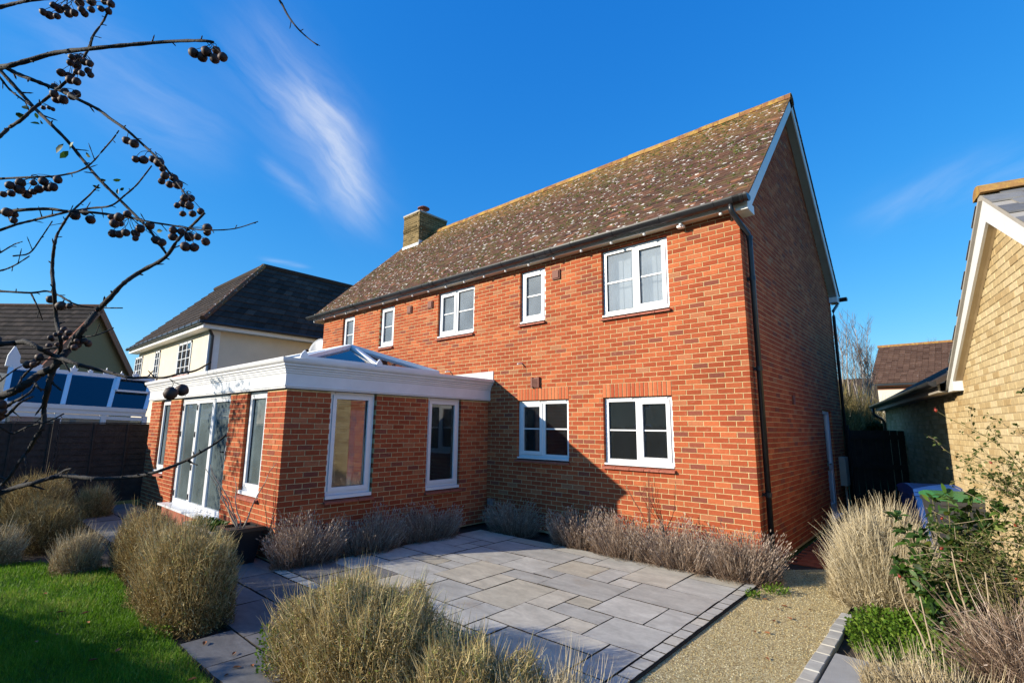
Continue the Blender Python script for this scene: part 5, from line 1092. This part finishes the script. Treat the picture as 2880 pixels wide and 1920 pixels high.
for i in range(26):                                         # fallen leaves
    if i < 8: x, y, z = random.uniform(-2.85, -2.05), random.uniform(-5.9, -5.2), .004
    elif i < 18: x, y, z = random.uniform(.15, .9), random.uniform(-3.4, -.6), -.02
    else: x, y, z = random.uniform(-5.5, -3), random.uniform(-6.6, -6.0), .03
    m = MB(); a = random.uniform(0, 6.28); s_ = random.uniform(.018, .04); c, s2 = math.cos(a), math.sin(a); P_ = [(-1, 0, 0), (-.3, .45, .25), (.4, .4, .35), (1, 0, .1), (.4, -.4, .3), (-.3, -.45, .2), (0, 0, 0)]
    m.add([(x+s_*(p*c-q*s2), y+s_*(p*s2+q*c), z+.004+s_*w_) for p, q, w_ in P_], [(6, 0, 1), (6, 1, 2), (6, 2, 3), (6, 3, 4), (6, 4, 5), (6, 5, 0)], random.random()); o = m.build('fallen_leaf', 'dead_leaf'); tag(o, ('curled brown leaf fallen on the dark slab path', 'curled brown leaf fallen on the gravel', 'curled brown leaf fallen on the lawn')[0 if i < 8 else 1 if i < 18 else 2], 'leaf', ('leaves on the slab path', 'leaves on the gravel', 'leaves on the lawn')[0 if i < 8 else 1 if i < 18 else 2])
# ------------------------------------------------------------------ laurel: dark evergreen with single leaves
lau = empty('laurel_shrub', (1.86, -1.2, -.04)); tag(lau, 'dark green broad leaved evergreen shrub in front of the bins', 'shrub')
LM = []
for t in (.1, .25, .4, .5, .6, .75, .9):
    m = MB(); V = []; prf = [(0, .04), (.15, .6), (.35, 1), (.6, .92), (.82, .5), (1, .02)]
    for f, w_ in prf: z = .12*math.sin(f*3.1)-.10*f*f; V += [(f, -w_*.21, z+.05*w_), (f, 0, z), (f, w_*.21, z+.05*w_)]
    F = []
    for i in range(5): F += [(i*3, i*3+3, i*3+4, i*3+1), (i*3+1, i*3+4, i*3+5, i*3+2)]
    m.add(V, F, t); LM.append(m.mesh('leaf', 'green_leaf', True))
nleaf = 0
lp = []
for k in range(19):
    a = random.uniform(0, 6.28); R = random.uniform(.05, .45); h = random.uniform(.5, 1.32) if k > 3 else random.uniform(.2, .4); p = catmull([(0, 0, 0), (R*.3*math.cos(a), R*.3*math.sin(a), h*.4), (R*math.cos(a), R*math.sin(a), h)], 6); m = MB(); m.tube(p, list(np.linspace(.011, .003, len(p))), 6); m.build('branch', 'rose_cane', lau, True)
    lp += p[2:]
    for j in range(3, len(p)):
        for _ in range(2 if j < len(p)-1 else 5):
            if nleaf >= 290: break
            o = link(bpy.data.objects.new('leaf', random.choice(LM)), lau); o.location = Vector(p[j])+Vector((random.uniform(-.03, .03), random.uniform(-.03, .03), random.uniform(-.02, .02))); s_ = random.uniform(.09, .15); o.scale = (s_,)*3; o.rotation_euler = (random.uniform(-.5, .5), random.uniform(-.75, .35), random.uniform(0, 6.28)); nleaf += 1
lp = np.array(lp)
def lsm(n): i = RNG.integers(0, len(lp), n); return lp[i]+RNG.normal(size=(n, 3))*.02, RNG.normal(size=(n, 3))*.7+np.array([0, -.2, .25])
leaf_cloud('foliage', 1900, lsm, (.06, .115), 'green_leaf', lau, .25, wr=.22)
# ------------------------------------------------------------------ rambling rose at the right
def rose(name, c, label, ncane, H, spread, bias, nl):
    r = empty(name, (c[0], c[1], -.04)); tag(r, label, 'shrub'); tips = []; m = MB(); md = MB()
    for k in range(ncane):
        a = random.uniform(0, 6.28); R = random.uniform(.2, 1.)*spread; h = random.uniform(.35, 1.)*H; e = np.array([R*math.cos(a)+bias[0]*h/H, R*math.sin(a)+bias[1]*h/H, h*random.uniform(.7, 1.)]); mid = np.array([e[0]*.35, e[1]*.35, h*.75])
        q = catmull([(random.uniform(-.1, .1), random.uniform(-.1, .1), 0), mid, e], 7); tips.append(q); (m if random.random() < .72 else md).tube(q, list(np.linspace(random.uniform(.004, .007), .0016, len(q))), 5)
        for _ in range(4):
            j = random.randrange(4, len(q)); d = np.array([random.uniform(-1, 1), random.uniform(-1, 1), random.uniform(-.1, .9)]); L = random.uniform(.12, .4); s2 = np.array(q[j]); p2 = [s2, s2+d*L*.5+(0, 0, .02), s2+d*L]; (m if random.random() < .7 else md).tube(catmull(p2, 3), .0017, 4); tips.append(catmull(p2, 3))
    m.build('cane', 'rose_cane', r); md.build('dead_cane', 'dry_cane', r)
    allp = np.array([p for q in tips for p in q[len(q)//3:]])
    def smp(n): i = RNG.integers(0, len(allp), n); p = allp[i]+RNG.normal(size=(n, 3))*.012; d = RNG.normal(size=(n, 3)); return p, d
    if nl: leaf_cloud('foliage', nl, smp, (.014, .036), 'rose_leaf', r, .3, wr=.32)
    hm = MB(); hm.lathe((0, 0, 0), [(.002, -.012), (.007, -.007), (.009, 0), (.0075, .006), (.003, .011)], 8)
    for i in range(7): hm.add([(.002*math.cos(i), .002*math.sin(i), .010), (.003*math.cos(i+.5), .003*math.sin(i+.5), .010), (.007*math.cos(i+.3), .007*math.sin(i+.3), .022)], [(0, 1, 2)])
    me = hm.mesh('rose_hip', 'rose_hip', True)
    for q in random.sample(tips, min(12, len(tips))): o = link(bpy.data.objects.new('rose_hip', me), r); o.location = Vector(q[-1]); o.rotation_euler = (random.uniform(-1, 1), random.uniform(-1, 1), 0); s_ = random.uniform(.8, 1.4); o.scale = (s_,)*3
    return r
rose('rose_bush', (2.62, -1.55), 'tangled rose bush with hips against the yellow garage wall', 80, 2.05, .58, (-.24, -.1), 5600)
rose('rose_bush', (2.25, -1.35), 'low arching rose canes reaching over the dark grey bin', 56, 1.2, .55, (-.25, .1), 1500)
bush('dry_shrub', (2.22, -1.95), (.36, .40, .50), 3600, 'brown tangled dead growth under the rose bush', 'lavender_twig', spikes=260, tmean=.42, tw=(.1, .28), spread=1.2, rag=.35, bits=.3)
bush('dry_shrub', (1.75, -2.5), (.45, .16, .20), 2600, 'short straw stubble in front of the concrete slab bed', 'straw_twig', spikes=500, tmean=.35, tw=(.05, .14), rag=.3)
dc = empty('bare_shrub', (2.02, -1.75, -.04)); tag(dc, 'pale forked bare stems beside the laurel', 'shrub')
for p in ([(0, 0, 0), (-.05, 0, .3), (-.10, .02, .62), (-.12, .03, .9)], [(-.03, 0, .2), (-.12, .03, .45), (-.18, .05, .66)], [(-.04, 0, .25), (.05, .02, .5), (.06, .03, .78)], [(0, 0, .15), (.15, -.05, .3), (.3, -.1, .38)], [(-.35, .1, 0), (-.38, .1, .2), (-.46, .12, .4), (-.5, .13, .62)], [(-.3, .08, 0), (-.33, .1, .22), (-.36, .1, .5)]):
    q = catmull(p, 4); m = MB(); m.tube(q, list(np.linspace(.010, .004, len(q))), 6); m.build('stem', 'dry_cane', dc, True)
# ------------------------------------------------------------------ bare trees beyond the passage
def birch(c, H, label, seed, n=70):
    rr = random.Random(seed); r = empty('birch_tree', (c[0], c[1], 0)); tag(r, label, 'tree', 'bare birches beyond the passage'); m = MB(); tw = []
    for s_ in range(3):
        x, y = rr.uniform(-.5, .5), rr.uniform(-.5, .5); p = [np.array([x, y, 0])]
        for i in range(6): p.append(p[-1]+np.array([rr.uniform(-.15, .15), rr.uniform(-.15, .15), H*rr.uniform(.13, .18)]))
        q = catmull(p, 3); m.tube(q, list(np.linspace(.07, .012, len(q))), 6)
        for k in range(n):
            j = rr.randrange(4, len(q)); a = rr.uniform(0, 6.28); L = rr.uniform(.3, 1.1); e = q[j]+np.array([math.cos(a)*.35, math.sin(a)*.35, .95])*L; tw.append((q[j], (q[j]+e)/2+np.array([math.cos(a), math.sin(a), 0])*.08, e))
            for _ in range(3): b = q[j]+(e-q[j])*rr.uniform(.3, 1); a2 = rr.uniform(0, 6.28); f = b+np.array([math.cos(a2)*.5, math.sin(a2)*.5, .8])*L*.5; tw.append((b, (b+f)/2, f))
    m.build('trunk', 'birch_bark', r, True); T = np.array(tw); w = RNG.uniform(.004, .010, len(T)); ribbons('crown', T, np.stack([w, w*.8, w*.4], 1), RNG.random(len(T)), 'twig_far', r, 'stuff')
for i, (u, v, d) in enumerate(((1930, 960, 24), (1948, 960, 26), (1968, 960, 25), (1990, 960, 27), (2004, 960, 25))):
    p = px(u*K, v*K, d); birch(p, (6.6, 7.3, 7.4, 6.6, 5.6)[i], ('bare birch with pale trunks close beside the house gable', 'bare upright birch among the brush beyond the gate', 'bare birch in the middle of the clump beyond the gate', 'bare slender birch above the dark roofed house', 'short bare birch beside the distant cream house')[i], i+3)
p = px(2165*K, 960*K, 60); birch(p, 13, 'bare treetop showing above the speckled brown roof', 40)
for i, (u, d, h, lab) in enumerate(((1935, 20, 3.4, 'brown brushwood below the birches close to the house'), (1975, 21, 3.1, 'brown brushwood below the birches in the middle'), (2008, 20, 2.6, 'brown brushwood below the birches next to the cream wall'))):
    p = px(u*K, 980*K, d); bush('brushwood', (p[0], p[1]), (.9, .8, h), 3500, lab, 'brush_far', tw=(.3, .8), wd=.008, spikes=300, tmean=.45, cat='shrub', rag=.15, power=2.2)
p = px(2014*K, 1010*K, 15); r = empty('clipped_shrub', (p[0], p[1], 0)); tag(r, 'round dark shrub silhouette above the gate beside the cream wall', 'shrub')
def ball(n): d = RNG.normal(size=(n, 3)); d /= np.linalg.norm(d, axis=1, keepdims=True); return d*np.array([.24, .24, .26])*(.6+.4*RNG.random((n, 1)))+np.array([0, 0, 1.75]), d
leaf_cloud('foliage', 1500, ball, (.06, .12), 'dark_foliage', r); m = MB(); m.tube([(0, 0, 0), (0, 0, 1.7)], .03, 6); m.build('trunk', 'apple_bark', r)
hd = empty('shadow_hedge', (-6.6, -10.25, 0)); tag(hd, 'unseen clipped evergreen hedge added to shade the lower lawn', 'hedge'); hv = np.array([3.8, 1.1, 0]); hv /= np.linalg.norm(hv)  # out of view, added so that its shadow edge crosses the lawn
m = MB(); m.obox((0, 0, .85), hv*1.9, np.array([-hv[1], hv[0], 0])*.22, (0, 0, .85)); m.build('core', 'dark_foliage', hd)  # solid core keeps the added shadow unbroken
def hs(n): a = RNG.uniform(-1.95, 1.95, n); b = RNG.uniform(-.3, .3, n); z = RNG.uniform(.05, 1.85, n)+.04*np.sin(a*5); p = hv[None]*a[:, None]+np.array([-hv[1], hv[0], 0])[None]*b[:, None]; p[:, 2] = z; return p, RNG.normal(size=(n, 3))
leaf_cloud('foliage', 9000, hs, (.05, .10), 'dark_foliage', hd, .3, wr=.3)
# small tree outside the left of the view, whose twigs fleck the orangery front with shade
st = empty('garden_tree', (-10.6, -9.3, 0)); tag(st, 'small sparsely leaved garden tree near the corner of the two fences', 'tree'); m = MB(); T = []; rr = random.Random(5)
tr = catmull([(0, 0, 0), (.05, 0, .8), (-.05, .1, 1.6), (.05, .1, 2.6), (0, 0, 4.2)], 5); m.tube(tr, list(np.linspace(.07, .015, len(tr))), 7)
for k in range(46):
    j = rr.randrange(5, len(tr)); a = rr.uniform(0, 6.28); L = rr.uniform(.5, 1.5); q = catmull([tr[j], tr[j]+np.array([math.cos(a)*.5, math.sin(a)*.5, .3])*L, tr[j]+np.array([math.cos(a), math.sin(a), .75])*L], 3); m.tube(q, list(np.linspace(.014, .004, len(q))), 4)
    for _ in range(9): b = q[rr.randrange(2, len(q))]; a2 = rr.uniform(0, 6.28); e = b+np.array([math.cos(a2), math.sin(a2), rr.uniform(0, 1)])*rr.uniform(.15, .45); T.append((b, (b+e)/2, e))
m.build('trunk', 'apple_bark', st, True); T = np.array(T); w = np.full(len(T), .004); ribbons('crown', T, np.stack([w, w, w*.5], 1), RNG.random(len(T)), 'twig_far', st, 'stuff')
Te = T[:, 2]
def ts(n): c = Te[RNG.integers(0, len(Te), 60)]; i = RNG.integers(0, 60, n); return c[i]+RNG.normal(size=(n, 3))*.12, RNG.normal(size=(n, 3))
leaf_cloud('foliage', 1500, ts, (.05, .10), 'dark_foliage', st, .3, wr=.35)
# ------------------------------------------------------------------ crab apple tree hanging into the view
cat_ = empty('crab_apple_tree', (-.75, -7.75, -.02)); tag(cat_, 'leafless crab apple tree with clusters of dark withered fruit', 'tree')
def A1(x, y): return (x/2.178, y/2.178)
def A2(x, y): return (x/2.178, 720+y/2.178)
LOC = np.array([-.75, -7.75, -.02])
BR = []
def br(pts, conv, d0, d1, w0, w1, root=None, spurs=True, sp=.05):
    """a branch: photo points, depth at either end, widths in photo pixels"""
    n = len(pts); P = []; R = []
    for i, q in enumerate(pts):
        f = i/max(1, n-1); d = d0+(d1-d0)*f+.03*math.sin(i*2.1+len(BR)); P.append(px(*conv(*q), d)); R.append((w0+(w1-w0)*f)/2.178/2/FPX*d)
    if root is not None:
        a = P[0]; r = np.array(root, float); P = [r, r*.55+a*.45+(0, 0, .03)]+P; R = [R[0]*2.0, R[0]*1.35]+R
    k0 = 8 if root is not None else 0
    Q = catmull(P, 4); RR = list(np.interp(np.linspace(0, len(R)-1, len(Q)), range(len(R)), R)); RR = [r*(1+.10*math.sin(i*2.7)+random.uniform(-.06, .06)) for i, r in enumerate(RR)]
    m = MB(); m.tube(Q, RR, 8); rr = random.Random(len(BR)); L = 0
    if spurs:
        for i in range(k0+1, len(Q)-1):
            L += np.linalg.norm(Q[i]-Q[i-1])
            if L > sp*rr.uniform(.7, 1.6):
                L = 0; t = Q[i+1]-Q[i-1]; t /= np.linalg.norm(t); v = np.array([rr.uniform(-1, 1), rr.uniform(-1, 1), rr.uniform(-1, 1)]); v -= t*(v@t); v /= np.linalg.norm(v); v = v*.8+t*.7; v /= np.linalg.norm(v); l = rr.choice((.011, .015, .018, .028, .05)); b = Q[i]; r = RR[i]
                m.tube([b, b+v*l*.5, b+v*l*.75, b+v*l], [r*.6, max(.0011, r*.35), max(.0016, r*.42), .0005], 5)
    o = m.build('branch', 'apple_bark', None, True); o.parent = cat_; o.location = -Vector(LOC); BR.append(Q); return Q
T = LOC+np.array([0, 0, .0])
trunk = catmull([T, T+(.02, .03, .5), T+(-.03, .05, 1.0), T+(.04, .1, 1.5), T+(.0, .2, 2.1), T+(.05, .25, 2.8), T+(.1, .3, 3.6)], 4)
m = MB(); m.tube(trunk, list(np.linspace(.075, .018, len(trunk))), 12); o = m.build('trunk', 'apple_bark', None, True); o.parent = cat_; o.location = -Vector(LOC)
def tp(z): return trunk[min(range(len(trunk)), key=lambda i: abs(trunk[i][2]-z))]
b1 = br([(-160,470),(0,415),(50,405),(180,370),(340,325),(550,300),(800,275),(1050,255),(1230,250),(1310,260)], A1, 1.75, 1.5, 34, 15, tp(2.3))
br([(30,410),(100,450),(200,490),(290,525),(380,560),(480,610),(600,670),(680,730),(780,800),(880,890),(940,945),(1000,1010),(1050,1075),(1100,1140),(1140,1200)], A1, 1.74, 1.5, 26, 9)
br([(-140,270),(0,430),(100,540),(200,650),(310,760),(410,860),(500,970),(600,1090),(700,1190),(800,1290),(900,1390),(960,1470),(1020,1555)], A1, 1.95, 1.6, 22, 14, tp(2.9))
br([(-100,350),(0,475),(60,550),(130,605),(190,650)], A1, 1.9, 1.85, 14, 10)
br([(-140,950),(0,835),(60,780),(130,735),(200,670),(290,600),(400,505),(450,460),(520,340),(550,280),(570,220),(620,150),(655,85),(700,-60)], A1, 1.7, 1.65, 22, 10, tp(1.9))
br([(-200,90),(0,45),(100,20),(180,5),(300,-8),(470,-25),(700,-60)], A1, 1.6, 1.6, 24, 12, tp(2.8))
br([(-150,1105),(0,1095),(200,1085),(330,1080),(420,1065),(490,1045),(560,1000),(640,910),(700,840),(728,800)], A1, 1.6, 1.5, 14, 7, tp(1.8))
br([(-150,1310),(0,1300),(150,1285),(300,1280),(420,1295),(550,1300),(680,1315),(800,1335),(920,1360),(1050,1380),(1200,1405),(1300,1410),(1440,1400),(1580,1357)], A1, 1.65, 1.45, 22, 6, tp(1.7))
br([(-120,1450),(0,1410),(100,1375),(200,1350),(320,1320),(430,1295),(560,1275),(680,1260),(760,1200),(830,1140),(880,1080),(930,1015)], A1, 1.72, 1.6, 17, 8, tp(1.6))
br([(700,-160),(1620,-90),(1710,0),(1760,90),(1810,160),(1870,220),(1945,280)], A1, 1.6, 1.5, 18, 6, tp(3.2))
br([(-100,1600),(0,1548),(80,1500),(120,1485)], A1, 1.6, 1.6, 10, 6, tp(1.6))
br([(80,1568),(180,1550),(250,1460),(320,1355)], A1, 1.7, 1.7, 10, 6)
main = br([(-160,930),(0,860),(100,820),(180,770),(250,720),(330,680),(370,630),(430,560),(470,500),(530,420),(600,330),(670,260),(760,165),(870,90),(1010,10),(1090,-100),(1150,-160),(1220,-230),(1255,-265)], A2, 1.55, 1.5, 52, 13, tp(1.3))
br([(340,650),(365,580),(370,500),(350,420),(340,330),(330,200),(320,100),(325,0),(335,-70),(350,-130),(390,-200),(430,-260),(490,-320),(550,-375),(605,-435)], A2, 1.52, 1.6, 28, 8)
br([(-140,210),(0,215),(190,225),(290,215),(380,250),(450,290),(560,315),(750,318)], A2, 1.6, 1.55, 15, 7, tp(1.5))
br([(190,228),(230,310),(260,390)], A2, 1.6, 1.6, 10, 6)
br([(-140,560),(0,540),(100,530),(160,525),(250,570),(330,610),(400,635),(500,670),(600,695),(700,720),(800,745),(900,742),(1000,745),(1100,720),(1200,700),(1290,650)], A2, 1.5, 1.4, 34, 10, tp(1.35))
br([(-160,1490),(0,1450),(100,1415),(200,1390),(320,1355),(420,1345),(560,1360),(700,1360),(850,1345),(960,1320),(1060,1285),(1150,1245),(1230,1200),(1300,1160),(1385,1095)], A2, 1.5, 1.4, 32, 12, tp(.8))
br([(300,1358),(360,1335),(400,1310),(440,1300)], A2, 1.48, 1.45, 18, 10); br([(1150,1248),(1175,1265),(1208,1278)], A2, 1.43, 1.42, 16, 7, None, False)
br([(340,660),(310,740),(290,830),(270,920),(265,1040),(220,1110),(180,1180),(120,1260),(60,1350),(0,1410),(-100,1520)], A2, 1.53, 1.7, 34, 16)
br([(440,495),(560,490),(640,465),(697,438)], A2, 1.53, 1.5, 12, 6); br([(-90,1010),(0,1045),(80,1085),(170,1045),(300,1010),(390,965)], A2, 1.6, 1.55, 13, 8)
br([(-100,110),(0,90),(50,75),(110,45),(180,0)], A2, 1.6, 1.6, 12, 7); br([(100,820),(140,740),(190,690),(250,640),(330,630)], A2, 1.53, 1.5, 14, 8); br([(0,960),(70,900),(130,870),(190,830),(220,780)], A2, 1.52, 1.48, 22, 10); br([(0,1000),(60,960),(120,900),(200,860)], A2, 1.5, 1.5, 20, 12)
br([(-40,800),(30,740),(100,690),(130,675)], A2, 1.5, 1.5, 12, 6); br([(210,770),(240,810),(280,820)], A2, 1.52, 1.52, 16, 10)
# fruit
me = []
for v in range(4):
    m = MB(); n = 10; rr = random.Random(v); pf = [(.02, .80), (.25, .93), (.55, .88), (.82, .62), (.98, .2), (1., -.15), (.86, -.6), (.55, -.9), (.25, -.98), (.12, -.9)]
    k0 = len(m.v); m.lathe((0, 0, 0), pf[::-1], n); m.v[k0:] = [(x*(1+rr.uniform(-.09, .09)), y*(1+rr.uniform(-.09, .09)), z*(1+rr.uniform(-.06, .06))) for x, y, z in m.v[k0:]]
    for i in range(5): a = 6.283*i/5; m.add([(.14*math.cos(a-.4), .14*math.sin(a-.4), -.9), (.14*math.cos(a+.4), .14*math.sin(a+.4), -.9), (.34*math.cos(a), .34*math.sin(a), -1.28)], [(0, 1, 2)])
    mm = m.mesh('crab_apple', 'crab_apple', True); me.append(mm)
FR = [(A1, 1.5, 27, [(1185,325),(1240,350),(1265,315),(1325,310),(1315,360),(1365,350)], (1290,258)),
 (A1, 1.68, 24, [(335,530),(330,575),(400,560),(470,575),(345,610),(385,610),(440,590)], (380,540)), (A1, 1.62, 24, [(775,860),(820,880)], (790,800)), (A1, 1.58, 25, [(830,975),(880,980),(935,975),(975,995),(995,1035)], (930,930)),
 (A1, 1.55, 25, [(1010,1075),(1065,1090),(990,1110),(1040,1130),(1090,1130)], (1050,1060)), (A1, 1.52, 24, [(1130,1215),(1170,1215),(1085,1258),(1120,1250),(1160,1260),(1120,1310),(1180,1310),(1230,1295)], (1130,1170)),
 (A1, 1.64, 23, [(440,350),(480,360),(430,385),(470,400),(520,380),(550,390),(540,435),(500,450),(555,460),(470,440),(375,445),(420,465),(430,490),(470,500)], (500,330)),
 (A1, 1.6, 24, [(265,75),(305,95),(350,100),(330,35),(360,55),(410,55),(420,85),(455,80),(500,60),(520,85),(560,60),(490,20),(560,10),(640,10),(680,25),(620,55),(665,70)], (450,-20)),
 (A1, 1.56, 25, [(60,1135),(20,1190),(70,1185),(125,1120),(120,1160),(165,1190),(205,1120),(240,1160),(265,1110),(290,1150),(325,1145),(205,1175),(355,1100)], (200,1085)),
 (A1, 1.6, 26, [(45,1300),(90,1315),(85,1350),(460,1320),(520,1300),(555,1345)], None), (A1, 1.56, 24, [(680,1330),(730,1330),(780,1310),(700,1370),(740,1370),(690,1430),(730,1435),(770,1425),(830,1430),(860,1400),(830,1460),(920,1380),(955,1470),(990,1485)], (790,1330)),
 (A1, 1.5, 26, [(1060,1410),(1060,1450),(1110,1420),(1160,1450),(1210,1450),(1260,1480),(1135,1510),(1190,1515),(1270,1395),(1270,1425)], (1150,1395)),
 (A2, 1.56, 28, [(310,265),(375,305)], (350,240)), (A2, 1.55, 17, [(425,305)], (400,260)), (A2, 1.38, 36, [(1045,840),(1115,820)], (1055,750)),
 (A2, 1.5, 17, [(340,480),(390,450),(420,470),(320,510),(350,540),(300,550),(285,575),(400,500),(370,470),(310,500)], None), (A2, 1.5, 21, [(480,545),(520,520),(540,535),(490,520),(455,560),(470,520)], None), (A2, 1.5, 22, [(170,665),(205,665),(240,620),(220,650)], None), (A2, 1.5, 28, [(5,910),(10,950),(0,980)], None), (A1, 1.7, 14, [(265,660),(300,660),(325,670)], (260,640))]
for conv, d, rp_, pts, stalk in FR:
    st_ = MB()
    for (x, y) in pts:
        dd = d+random.uniform(-.03, .03); p = px(*conv(x, y), dd); o = link(bpy.data.objects.new('crab_apple', random.choice(me)), cat_); r = rp_*random.uniform(.72, 1.12)/2.178/FPX*dd; o.scale = (r, r, r); o.location = Vector(p-LOC); o.rotation_euler = (random.uniform(-.7, .7), random.uniform(-.7, .7), random.uniform(0, 6.28))
        if stalk: s0 = px(*conv(stalk[0]+random.uniform(-25, 25), stalk[1]), d); st_.tube(catmull([s0, (s0+p)/2+np.array([random.uniform(-.012, .012), random.uniform(-.012, .012), .008]), p+(0, 0, r*.7)], 4), .0009, 4)
    if st_.v: o = st_.build('fruit_stalk', 'apple_bark', None, True); o.parent = cat_; o.location = -Vector(LOC)
LL = []
for t in (.3, .55, .75):
    m = MB(); m.add([(0, 0, 0), (.3, .22, .05), (.3, -.22, .05), (.65, .24, .03), (.65, -.24, .03), (1, 0, -.08), (.3, 0, 0), (.65, 0, -.01)], [(0, 6, 1), (0, 2, 6), (1, 6, 7, 3), (6, 2, 4, 7), (3, 7, 5), (7, 4, 5)], t); LL.append(m.mesh('leaf', 'green_leaf', True))
for (x, y, s_) in ((135,650,40), (95,705,46), (185,750,38), (245,740,26), (390,880,46), (420,925,42), (450,870,40), (525,935,32), (565,1135,30), (720,1155,26), (690,1105,28), (760,1150,20), (215,690,24), (605,1105,26), (960,1415,30)):
    p = px(*A1(x, y), 1.72); o = link(bpy.data.objects.new('leaf', random.choice(LL)), cat_); o.location = Vector(p-LOC); k = s_*1.6/2.178/FPX*1.72; o.scale = (k, k, k); o.rotation_euler = Matrix(((RGT[0], UPV[0], -FWD[0]), (RGT[1], UPV[1], -FWD[1]), (RGT[2], UPV[2], -FWD[2]))).to_euler(); o.rotation_euler.rotate_axis('Z', random.uniform(-2.8, .4)); o.rotation_euler.rotate_axis('X', random.uniform(-.9, .9)); o.rotation_euler.rotate_axis('Y', random.uniform(-.5, .5))
